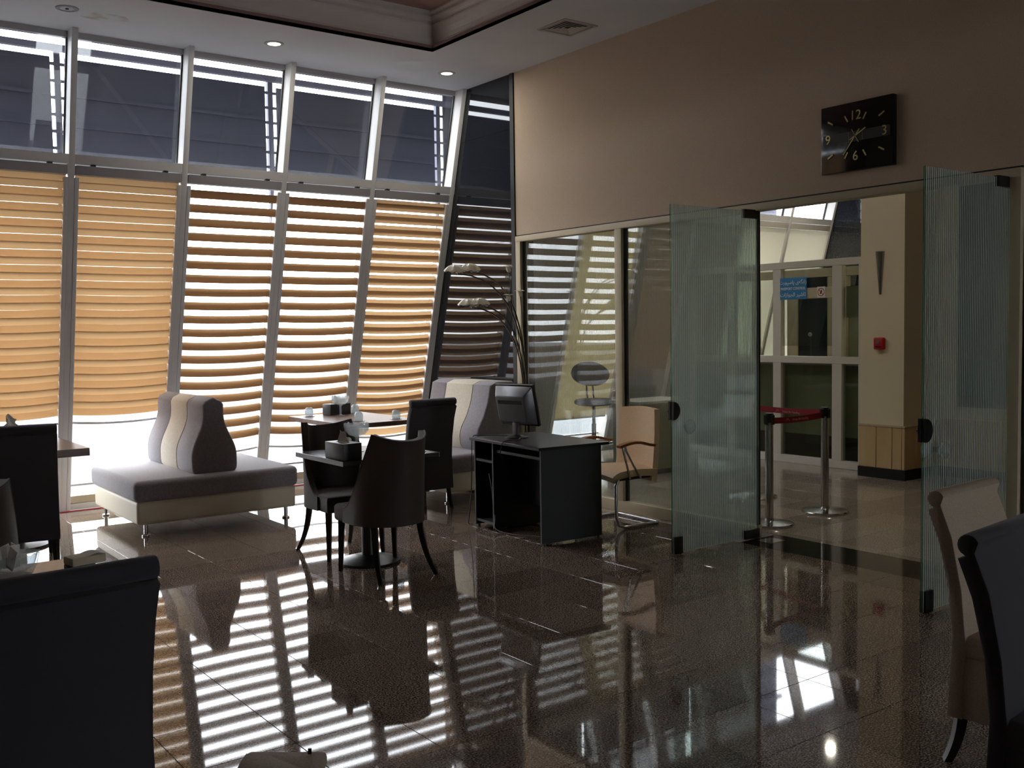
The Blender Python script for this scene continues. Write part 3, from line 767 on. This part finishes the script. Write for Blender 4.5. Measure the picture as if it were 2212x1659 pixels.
def ashtray(x, y, z, r, h, label, teeth=0):
    t = thing('glass_dish', label, 'dish', (x, y, z), 0, 'cut glass dishes')
    mb = MB(); seg = 32; vs, fs = [], []
    pr = [(.001, .0), (r*.7, 0), (r*.92, h*.5), (r, h), (r*.93, h), (r*.8, h*.45), (r*.55, h*.25), (.001, h*.25)]
    for i, (q, zz) in enumerate(pr):
        for k in range(seg):
            a = 2*math.pi*k/seg; u = q*(1+.025*math.cos(8*a)) if q > .02 else q
            vs.append((u*math.cos(a), u*math.sin(a), zz+(teeth*math.cos(16*a) if i in (3, 4) else 0)))
    for i in range(len(pr)-1):
        for k in range(seg): fs.append([i*seg+k, i*seg+(k+1) % seg, (i+1)*seg+(k+1) % seg, (i+1)*seg+k])
    mb.add(vs, fs).build('bowl', 'crystal', t)
    return t
ashtray(3.30, 5.80, ZT, .075, .03, 'low cut glass ashtray on the small dark table')
ashtray(.63, 3.66, ZT, .085, .075, 'cut glass dish with sugar sachets on the left foreground table', .004)
for k in range(5):
    o = MB().box(-.022, .022, -.0015, .0015, 0, .075, M=Matrix.Translation((.63+random.uniform(-.035, .035), 3.66+random.uniform(-.03, .03), ZT+.03)) @ Matrix.Rotation(random.uniform(0, 3), 4, 'Z') @ Matrix.Rotation(random.uniform(-.5, .5), 4, 'Y')).build('sugar_sachet', 'tissue_paper')
    tag(o, 'white paper sugar sachet standing in the cut glass dish', 'sachet', 'sachets in the glass dish')
t = thing('tissue_pack', 'pale tissue pack lying on the left foreground table', 'tissue pack', (.87, 3.70, ZT), 10)
MB().box(-.06, .06, -.04, .04, 0, .03, .006, 2).build('pack', 'cream_wall', t)
MB().grid(lambda u, v_: (-.0+.06*u, -.035+.07*v_, .03+.012*math.sin(3.1*u)*(.6+.4*math.sin(6*v_))), 6, 6, thick=.002).build('tissue', 'tissue_paper', t)
t = thing('napkin_pouch', 'cream napkin pouch on the table at the bottom edge of the picture', 'napkin pouch', (.712, 1.668, ZT), -39)
MB().box(-.075, .075, -.05, .05, 0, .028, .009, 3).build('pouch', 'cream_upholstery', t)
MB().grid(lambda u, v_: (-.07+.14*u, -.045+.07*v_, .027+.006*math.sin(3*u+2*v_)), 8, 6, thick=.003).build('flap', 'cream_upholstery', t)
MB().box(-.003, .003, -.002, .002, 0, .012, M=Matrix.Translation((.045, .035, .026))).build('zip_tag', 'black_plastic', t)

# ------------------------------------------------------------------ desk, monitor, cables
t = thing('computer_desk', 'black computer desk with open shelf bay in front of the partition', 'desk', (4.325, 5.455, 0), -3.5)
DL, DW, DH = .93, .54, .70
MB().box(-.03, DW+.06, -.02, DL, DH-.022, DH, .002, 1).build('desk_top', 'black_laminate', t)
for y0, y1 in ((0, .018), (DL-.04, DL-.022), (DL-.30, DL-.282)): MB().box(0, DW, y0, y1, .012 if y0 == 0 else .02, DH-.022, .001, 1).build('side_panel', 'desk_panel', t)
MB().box(.26, .278, .018, DL-.30, .20, DH-.07).build('modesty_panel', 'desk_panel', t)
MB().box(DW-.03, DW-.012, DL-.282, DL-.04, .03, DH-.022).build('back_panel', 'desk_panel', t)
for z in (.05, .52): MB().box(.005, DW-.03, DL-.282, DL-.04, z, z+.018).build('shelf', 'desk_panel', t)
MB().box(.02, .25, .03, DL-.31, DH-.095, DH-.075).build('keyboard_tray', 'black_laminate', t)
for x, y in ((.03, .01), (DW-.03, .01), (.03, DL-.03), (DW-.03, DL-.03), (.03, DL-.29), (DW-.03, DL-.29)):
    MB().lathe([(.012, 0), (.012, .02)], 10, Matrix.Translation((x, y, 0))).build('foot', 'black_plastic', t)
t = thing('computer_monitor', 'black flat computer monitor seen from behind on the desk', 'monitor', (4.60, 6.10, .70), 102)
# local: back of the monitor faces +Y ; screen faces -Y
MB().lathe([(.09, 0), (.09, .006), (.05, .016), (.02, .022)], 28).build('stand_base', 'black_plastic', t)
MB().box(-.025, .025, -.015, .02, .018, .13, .006).build('stand_neck', 'monitor_silver', t)
Mt = Matrix.Translation((0, -.01, .25)) @ Matrix.Rotation(R(-14), 4, 'X')
MB().box(-.19, .19, -.028, .0, -.165, .165, .006, 2, M=Mt).build('bezel', 'black_plastic', t)
MB().box(-.172, .172, -.0295, -.0275, -.145, .15, M=Mt).build('screen', 'clock_face', t)
bb = bmesh.new(); bmesh.ops.create_cube(bb, size=1)
for q in bb.verts:
    f_ = q.co.y > 0
    q.co = Vector((q.co.x*2*(.14 if f_ else .185), (.075 if f_ else 0), (q.co.z*2*(.10 if f_ else .155)) - (.01 if f_ else 0)))
bmesh.ops.bevel(bb, geom=bb.edges[:], offset=.008, segments=2, affect='EDGES', profile=.5)
h = MB().bm(bb, Mt).build('rear_housing', 'monitor_silver', t)
MB().box(-.12, .12, .0745, .0765, .03, .06, M=Mt).build('vent_slots', 'rubber', h)
def cable(label, pts, r, material='black_plastic'):
    cu_ = bpy.data.curves.new('cable', 'CURVE'); cu_.dimensions = '3D'; cu_.bevel_depth = r; cu_.bevel_resolution = 2; cu_.resolution_u = 8
    sp = cu_.splines.new('NURBS'); sp.points.add(len(pts)-1); sp.use_endpoint_u = True; sp.order_u = 3
    for p, q in zip(sp.points, pts): p.co = (*q, 1)
    cu_.materials.append(MATS[material])
    q = bpy.data.objects.new('tmp', cu_); COL.objects.link(q)
    me = bpy.data.meshes.new_from_object(q.evaluated_get(bpy.context.evaluated_depsgraph_get())); bpy.data.objects.remove(q)
    return tag(link('cable', me), label, 'cable')
cable('black power cable hanging down the far end of the desk', [(4.62, 6.14, .706), (4.55, 6.28, .707), (4.42, 6.395, .712), (4.395, 6.41, .70), (4.385, 6.40, .5), (4.38, 6.405, .25), (4.36, 6.42, .05), (4.34, 6.40, .006), (4.42, 6.45, .006)], .0035)
cable('short black cable looping over the desk edge below the monitor', [(4.60, 6.05, .706), (4.50, 5.93, .707), (4.39, 5.90, .712), (4.315, 5.90, .71), (4.305, 5.90, .66), (4.315, 5.93, .60), (4.36, 5.95, .57)], .003)
cable('thin white cable hanging inside the desk shelf bay', [(4.44, 6.25, .42), (4.41, 6.18, .35), (4.40, 6.14, .2), (4.36, 6.06, .10), (4.33, 6.05, .03), (4.37, 5.90, .006), (4.50, 5.70, .006)], .003, 'monitor_silver')

# ------------------------------------------------------------------ beige visitor chair with cantilever frame (faces -X)
t = thing('visitor_chair', 'beige leather cantilever armchair with wooden armrests behind the desk', 'chair', (5.33, 5.745, 0), 88)
# local: faces +Y ; after +90 deg rotation local +Y = world -X
for s in (-1, 1):
    x = s*.245
    side = [(x, .21, .38), (x, .235, .34), (x, .235, .10), (x, .21, .035), (x, .15, .014), (x, -.18, .013)]
    MB().tube([Vector(a).lerp(Vector(b), k/3) for a, b in zip(side, side[1:]) for k in range(3)]+[side[-1]], .0125, 10).build('frame_leg', 'chrome', t)
    MB().tube([(x*1.04, .17, .64), (x*1.04, .165, .60), (x*1.0, .13, .50), (x*.98, .09, .38)], .009, 8).build('arm_support', 'chrome', t)
    MB().tube([(x*1.04, .15, .64), (x*1.04, .14, .60), (x*1.0, .06, .48), (x*.98, -.02, .38)], .009, 8).build('arm_support', 'chrome', t)
    def arm(u, v_): 
        y = .215-.36*u; return (x*1.04+(-.024+.048*v_), y, .645+.022*math.sin(math.pi*min(1, u*1.15))-.03*max(0, u-.6))
    MB().grid(arm, 12, 3, thick=.02).build('armrest', 'arm_wood', t)
MB().tube([(-.245, -.18, .013), (-.23, -.205, .013), (.23, -.205, .013), (.245, -.18, .013)], .0125, 10).build('cross_bar', 'chrome', t)
MB().box(-.21, .21, -.15, .17, .365, .385, .004).build('seat_pan', 'black_plastic', t)
def seatf(u, v_): 
    y = -.20+.46*v_; x = (-.5+u)*.47; return (x, y, .43+.02*math.sin(math.pi*u)-.03*max(0, (v_-.8)/.2)**2+.015*math.sin(math.pi*v_))
MB().grid(seatf, 12, 12, thick=.055).build('seat', 'beige_leather', t)
def backf(u, v_):
    z = .33+.56*v_; x = (-.5+u)*(.46-.05*v_); return (x, -.195-.11*v_+.05*v_*v_-.02*math.sin(math.pi*u)+.0, z+.012*math.sin(math.pi*u)*v_)
MB().grid(backf, 14, 14, thick=.05).build('backrest', 'beige_leather', t)

# ------------------------------------------------------------------ flower floor lamp in the corner
t = thing('flower_floor_lamp', 'branching floor lamp with pale glass blossoms in the corner behind the monitor', 'floor lamp', (5.44, 7.03, 0))
MB().lathe([(.11, 0), (.11, .012), (.09, .022), (.02, .03)], 28).build('base', 'stem_metal', t)
tips = [(-.72, .02, 2.03, 'shade'), (-.60, -.03, 2.04, 'shade'), (-.58, .03, 1.745, 'shade'), (-.50, -.02, 1.75, 'shade'), (-.19, .02, 2.07, 'bud'), (-.22, -.02, 1.82, 'bud'), (-.04, .05, 1.86, 'bud')]
def stem_pts(i, tx, ty, tz):
    bx, by = .012*math.cos(i), .012*math.sin(i); out = []
    for k in range(17):
        u = k/16
        if tx < -.4: 
            x = bx+(tx-bx)*u**3.2; z = .03+(tz-.02-.03)*(1-(1-u)**1.75)
        else: x = bx+(tx-bx)*u**2; z = .03+(tz-.03)*u
        out.append((x, by+(ty-by)*u**2, z))
    return out
for i, (tx, ty, tz, kd) in enumerate(tips):
    s = MB().tube(stem_pts(i, tx, ty, tz), .0065 if i < 4 else .004, 6).build('stem', 'stem_metal', t)
    if kd == 'shade':
        def sh(u, v_):
            a = 2*math.pi*u; r = .001+v_; L, Wd = (.10, .075)
            x = L*r*math.cos(a)*(1+.06*math.sin(6*a)); y = Wd*r*math.sin(a)
            return (tx-.03+x, ty+y, tz+.055*(1-r**2.2)+.006*math.sin(8*a)*r)
        MB().grid(sh, 32, 8, thick=.003).build('glass_shade', 'flower_shade', t)
        for k in range(5):
            a = R(20+k*70)
            MB().lathe([(.001, -.008), (.007, -.004), (.008, 0), (.006, .005), (.001, .008)], 8, Matrix.Translation((tx+.03*math.cos(a)+.02, ty+.03*math.sin(a), tz-.012))).build('crystal_drop', 'crystal', t)
    else:
        mb = MB().lathe([(.004, -.045), (.017, -.03), (.02, -.01), (.018, .01)], 12, Matrix.Translation((tx, ty, tz)) @ Matrix.Rotation(R(-20), 4, 'Y'), cap=False)
        for k in range(5):
            a = k*R(72)
            mb.grid(lambda u, v_: (tx+math.cos(a+(u-.5)*.9)*(.016+.03*v_*v_), ty+math.sin(a+(u-.5)*.9)*(.016+.03*v_*v_), tz+.008+.026*v_-.02*v_**3), 4, 5, thick=.002)
        mb.build('blossom', 'flower_shade', t)

# ------------------------------------------------------------------ belt stanchions
def stanchion(x, y, label):
    t = thing('belt_stanchion', label, 'stanchion', (x, y, 0), 0, 'chrome belt stanchions in the corridor')
    MB().lathe([(.185, 0), (.187, .012), (.182, .02), (.10, .03), (.04, .036), (.033, .05)], 40).build('base', 'steel', t)
    MB().lathe([(.031, .03), (.031, .845)], 24).build('post', 'steel', t)
    hd = MB().lathe([(.034, .79), (.034, .855), (.03, .862), (.001, .864)], 24).build('belt_head', 'black_plastic', t)
    for k in range(4):
        MB().box(.028, .043, -.014, .014, .775, .85, .002, 1, M=Matrix.Rotation(k*R(90), 4, 'Z')).build('belt_clip', 'black_plastic', hd)
    return t
SA, SB_, SC = (6.87, 4.94), (6.13, 4.91), (7.03, 5.78)
stanchion(*SA, 'chrome stanchion standing free in the doorway where both red belts meet')
stanchion(*SB_, 'chrome stanchion nearest the left glass door leaf')
stanchion(*SC, 'chrome stanchion farther back behind the glass door leaf')
def belt(a, b, z0, z1, label, mirror):
    A, Bv = Vector((*a, z0)), Vector((*b, z1)); d = (Bv-A); L = d.length; ang = math.atan2(d.y, d.x); dr = d.normalized()
    t = thing('retractable_belt', label, 'belt', tuple(A+dr*.04), math.degrees(ang), 'red printed belts')
    L -= .08
    def fn(u, v_): return (L*u, .002*math.sin(2*math.pi*u), -.024+.048*v_+(z1-z0)*u-.01*math.sin(math.pi*u))
    MB().grid(fn, 16, 2, thick=.0015).build('webbing', 'red_belt', t)
    n = max(1, int(L/.55))
    for k in range(n):
        xx = (k+.5)*L/n
        for sgn in (-1,):
            rot = (R(90), 0, 0) if sgn == -1 else (R(90), 0, R(180))
            tt = text('Azmar Air Handling', .026, 'belt_print', t, (xx+.03, sgn*.0035, -.008), rot)
            mbz = MB(); P_ = [(-.045, -.012), (-.03, .012), (-.022, -.004), (-.014, .012), (0, -.012)]
            for (p, q) in zip(P_, P_[1:]):
                dv = Vector((q[0]-p[0], 0, q[1]-p[1])); M = Matrix.Translation((p[0]+xx-.115, sgn*.0035, p[1]-.006)) @ Vector((0, 0, 1)).rotation_difference(dv).to_matrix().to_4x4()
                mbz.box(-.0018, .0018, -.0005, .0005, 0, dv.length, M=M)
            mbz.build('zigzag_mark', 'belt_print', t)
    return t
belt(SB_, SA, .80, .80, 'red printed belt between the two front stanchions', False)
belt(SC, SA, .80, .82, 'red printed belt running back to the farther stanchion', True)

# ------------------------------------------------------------------ corridor: column, wall, booth
col = thing('corridor_column', 'cream corridor column with wall lamp and red call point', 'column', (0, 0, 0)); del col['category']; struct(col)
col.name = 'wall_column'
box('shaft', 'cream_wall', col, 8.83, 9.42, 5.45, 5.93, .53, ZC)
ys = [5.45, 5.555, 5.73, 5.93]
for a, b in zip(ys, ys[1:]): MB().box(8.80, 8.83, a+.002, b-.002, .10, .515, .004, 1).build('panel', 'wainscot_panel', col)
for a, b in ((8.80, 9.0), (9.0, 9.2), (9.2, 9.42)): MB().box(a+.002, b-.002, 5.42, 5.45, .10, .515, .004, 1).build('panel', 'wainscot_panel', col)
box('panel_cap', 'tan_frame', col, 8.795, 9.42, 5.415, 5.932, .515, .53)
box('core', 'dark_wall', col, 8.83, 9.42, 5.45, 5.93, 0, .53)
box('plinth', 'plinth', col, 8.79, 9.42, 5.41, 5.93, 0, .10)
cw_ = struct(link('wall_corridor', None), 'cream corridor wall with dark glazed screen')
box('face', 'cream_wall', cw_, 9.42, 9.5, -4.5, 5.45, 0, ZC)
for k in range(8):
    y1 = 5.40-k*.31; MB().box(9.39, 9.42, y1-.306, y1, .10, .58, .004, 1).build('panel', 'wainscot_panel', cw_)
box('plinth', 'plinth', cw_, 9.38, 9.42, -4.5, 5.42, 0, .10)
box('dark_screen', 'dark_screen', cw_, 9.39, 9.42, 3.3, 5.22, .70, 2.92)
t = thing('wall_sconce', 'silver tapered wall lamp on the cream column', 'wall lamp', (8.83, 5.71, 2.03))
def cone(u, v_):
    a = R(90)+math.pi*u; r = .012+.033*v_; return (r*1.2*math.cos(a), r*math.sin(a), -.21+.42*v_)
MB().grid(cone, 14, 8, thick=.003).build('shade', 'sconce_metal', t)
box('back_plate', 'sconce_metal', t, -.006, 0, -.02, .02, -.1, .15)
t = thing('fire_call_point', 'red square fire alarm call point on the cream column', 'fire alarm', (8.83, 5.70, 1.335))
MB().box(-.05, 0, -.055, .055, -.06, .06, .014, 3).build('housing', 'alarm_red', t)
MB().lathe([(.022, 0), (.022, .004), (.001, .006)], 20, Matrix.Translation((-.05, .005, .015)) @ Matrix.Rotation(R(-90), 4, 'Y')).build('glass_disc', 'monitor_silver', t)
box('label_strip', 'blue_dark', t, -.0515, -.05, -.03, .035, -.04, -.025)

XB = 9.10
bo = thing('passport_booth', 'white framed glazed passport booth at the end of the corridor', 'booth', (0, 0, 0))
def bar(nm, y0, y1, z0, z1, x0=XB-.03, x1=XB+.05, m_='white_frame'): return MB().box(x0, x1, y0, y1, z0, z1, .003, 1).build(nm, m_, bo)
bar('top_beam', 5.94, 8.5, 2.15, 2.225)
bar('sill_beam', 5.94, 8.5, 1.112, 1.188); bar('bottom_beam', 5.94, 8.5, 0, .085)
for y0, y1 in ((5.94, 6.12), (6.32, 6.44), (7.105, 7.215), (7.78, 7.88), (8.40, 8.5)): bar('post', y0, y1, .085, 2.15, XB-.027, XB+.047)
bar('sign_rail', 6.44, 7.105, 1.815, 1.93, XB-.02, XB+.03, 'tan_frame')
for y0, y1 in ((6.12, 6.32), (7.215, 7.78), (7.88, 8.40)):
    MB().box(XB+.005, XB+.013, y0, y1, 1.188, 2.15).build('glass_pane', 'booth_glass', bo, False)
MB().box(XB+.005, XB+.013, 6.44, 7.105, 1.93, 2.15).build('glass_pane', 'booth_glass', bo, False)
MB().box(XB+.005, XB+.013, 6.44, 7.105, 1.30, 1.815).build('glass_pane', 'booth_glass', bo, False)
for y0, y1 in ((6.12, 6.32), (6.44, 7.105), (7.215, 7.78), (7.88, 8.40)):
    MB().box(XB+.005, XB+.013, y0, y1, .085, 1.112).build('lower_pane', 'booth_glass', bo, False)
MB().box(XB+.10, XB+.12, 5.94, 8.5, .32, 1.10).build('lower_panel', 'frosted_panel', bo, False)
MB().box(XB+.12, XB+.14, 5.94, 8.5, .0, .32).build('lower_dado', 'dark_wall', bo, False)
bar('counter', 5.94, 8.5, 1.09, 1.112, XB+.05, XB+.5)
MB().box(9.14, 9.15, 6.13, 6.31, 1.60, 1.93).build('notice_sheet', 'frosted_panel', bo, False)
# inner frame on the far side of the booth
XI = 9.9
for y0, y1 in ((6.82, 7.09), (7.51, 7.66), (8.1, 8.2)): bar('inner_post', y0, y1, 0, 2.08, XI, XI+.06, 'tan_frame')
bar('inner_rail', 5.94, 8.6, 2.085, 2.185, XI, XI+.06, 'tan_frame'); bar('inner_rail', 5.94, 8.6, 1.0, 1.06, XI, XI+.06, 'tan_frame')
MB().box(XI+.02, XI+.03, 7.09, 7.51, 1.06, 2.085).build('inner_screen', 'dark_screen', bo, False)
MB().box(XI+.02, XI+.03, 6.3, 6.82, 1.06, 1.75).build('inner_panel', 'frosted_panel', bo, False)
# the blue sign
sg = thing('passport_control_sign', 'blue PASSPORT CONTROL sign in three languages on the booth', 'sign', (XB-.034, 6.935, 1.93), -90)
MB().box(-.175, .175, 0, .006, -.12, .12, .001, 1).build('board', 'sign_blue', sg)
K1 = '\uFEEF\uFEEA\uFB95\uFEE7\uFE8D\uFEAF'; K2 = '\uFE95\uFEAD\uFEEE\uFB59\uFEB3\uFE8E\uFB58'
A1 = '\uFEAE\uFEF4\uFEB7\uFE8E\uFE97'; A2 = '\uFE95\uFE8D\uFEAF\uFE8D\uFEEE\uFEA0\uFEDF\uFE8D'
text(K2+' '+K1, .056, 'sign_white', sg, (0, -.001, .068), FR)
text('PASSPORT CONTROL', .039, 'sign_white', sg, (0, -.001, -.002), FR, sx=.86, bold=.0007)
text(A2+' '+A1, .058, 'sign_white', sg, (0, -.001, -.068), FR)
sg = thing('no_phone_sign', 'small white sign with red prohibition ring beside the blue sign', 'sign', (XB-.022, 6.58, 1.878), -90)
MB().box(-.05, .05, 0, .003, -.058, .058).build('sheet', 'sign_white', sg)
ringm = MB(); seg = 28
for k in range(seg):
    a, b = 2*math.pi*k/seg, 2*math.pi*(k+1)/seg
    ringm.add([(.036*math.cos(a), -.001, .036*math.sin(a)), (.036*math.cos(b), -.001, .036*math.sin(b)), (.044*math.cos(b), -.001, .044*math.sin(b)), (.044*math.cos(a), -.001, .044*math.sin(a))], [[0, 1, 2, 3]])
ringm.box(-.004, .004, -.0015, -.001, -.04, .04, M=Matrix.Rotation(R(-45), 4, 'Y')); ringm.build('red_ring', 'sign_red', sg, False)
MB().box(-.009, .009, -.001, -.0005, -.02, .018, M=Matrix.Rotation(R(25), 4, 'Y')).box(-.002, .002, -.001, -.0005, .018, .03, M=Matrix.Rotation(R(25), 4, 'Y')).build('phone_symbol', 'black_plastic', sg, False)
t = thing('desk_microphone', 'gooseneck microphone on the booth counter', 'microphone', (XB+.28, 6.93, 1.112))
MB().lathe([(.05, 0), (.05, .015), (.015, .022)], 20).build('base', 'black_plastic', t)
MB().tube([(0, 0, .01), (0, 0, .15), (-.005, 0, .24), (-.015, 0, .29)], .005, 8).build('neck', 'black_plastic', t)
MB().lathe([(.001, -.024), (.017, -.017), (.024, 0), (.017, .017), (.001, .024)], 16, Matrix.Translation((-.018, 0, .31))).build('foam_head', 'dark_aluminium', t)
# far granite return, corridor blinds
g2 = struct(link('wall_granite_far', None), 'black granite return wall beyond the passport booth')
MB().prism([(5.9, 0), (fy(0, .14), 0), (fy(ZC, .14), ZC), (5.9, ZC)], 'x', 11.99, 12.1).build('slab', 'black_granite', g2, False)
sbox('wall_far', 'cream_wall', 9.5, 12.6, 5.80, 5.93, 0, ZC)
def plain_blind(xl, xr, z0, z1, material, label):
    t = thing('plain_roller_blind', label, 'blind', (0, 0, 0), 0, 'plain roller blinds at the corridor end')
    slab(xl+.03, xr-.03, 2.822, 2.893, -.005, .06, .006).build('head_rail', 'white_frame', t)
    slab(xl+.025, xr-.025, z0, z1, .03, .032).build('fabric', material, t, False)
    slab(xl+.04, xr-.04, z0-.02, z0, .022, .04, .003).build('bottom_bar', 'white_frame', t)
cb = list(zip(MX[14:], MX[15:]))
LB = ['added grey blind dimming the corridor end nearest the granite', 'added grey blind dimming the view behind the first striped pane', 'cream blind standing in for a sunlit wall beside the drafting stool', 'added grey blind dimming the corridor end by the booth', 'added grey blind dimming the left inside of the booth', 'white roller blind inside the booth seen through the doorway', 'white roller blind at the far granite return']
for i, (xl, xr) in enumerate(cb):
    if i == 2: plain_blind(xl, xr, .45, 2.82, 'sunlit_cream_fabric', LB[i])  # backlit sheet stands in for a sunlit wall beyond an opening
    elif i in (0, 1, 3, 4): plain_blind(xl, xr, .12, 2.82, 'dimming_grey_fabric', LB[i])  # nearly opaque grey blinds added to keep the corridor end dim
    else: plain_blind(xl, xr, .25, 2.82, 'white_blind_fabric', LB[i])
# drafting stool and low counter seen through the partition
t = thing('drafting_stool', 'dark stool with oval backrest seen through the striped glass', 'stool', (7.12, 8.05, 0), 150)
MB().lathe([(.17, .70), (.205, .715), (.21, .74), (.19, .765), (.02, .772)], 30).build('seat', 'green_chair', t)
def ob(u, v_):
    a = 2*math.pi*u; r = .001+v_; x = .215*r*math.cos(a); z = .135*r*math.sin(a)+.03*r*math.cos(a)*.5; return (x, -.21+.9*x*x, 1.03+z)
MB().grid(ob, 30, 8, thick=.03).build('backrest', 'green_chair', t)
for s in (-1, 1): MB().tube([(s*.035, -.12, .73), (s*.035, -.19, .80), (s*.035, -.215, .95)], .009, 8).build('back_strut', 'black_plastic', t)
MB().lathe([(.025, .04), (.025, .5), (.018, .5), (.018, .71)], 16).build('gas_column', 'chrome', t)
for k in range(5):
    a = k*R(72); MB().tube([(0, 0, .07), (.26*math.cos(a), .26*math.sin(a), .045)], [.022, .014], 6).build('base_arm', 'black_plastic', t)
    MB().lathe([(.02, 0), (.028, .012), (.028, .035), (.02, .045)], 10, Matrix.Translation((.26*math.cos(a), .26*math.sin(a), 0))).build('castor', 'black_plastic', t)
MB().tube([(.2*math.cos(a), .2*math.sin(a), .30) for a in [k*R(15) for k in range(25)]], .008, 6).build('foot_ring', 'chrome', t)
t = thing('corridor_counter', 'pale green counter unit behind the striped glass', 'counter', (7.42, 7.55, 0))
MB().box(-.30, .42, -.2, .2, .05, .74, .004, 1).build('body', 'frosted_panel', t)
MB().box(-.33, .45, -.23, .23, .74, .77, .004, 1).build('counter_top', 'white_frame', t)
MB().box(-.28, .40, -.18, .18, 0, .05).build('plinth', 'plinth', t)
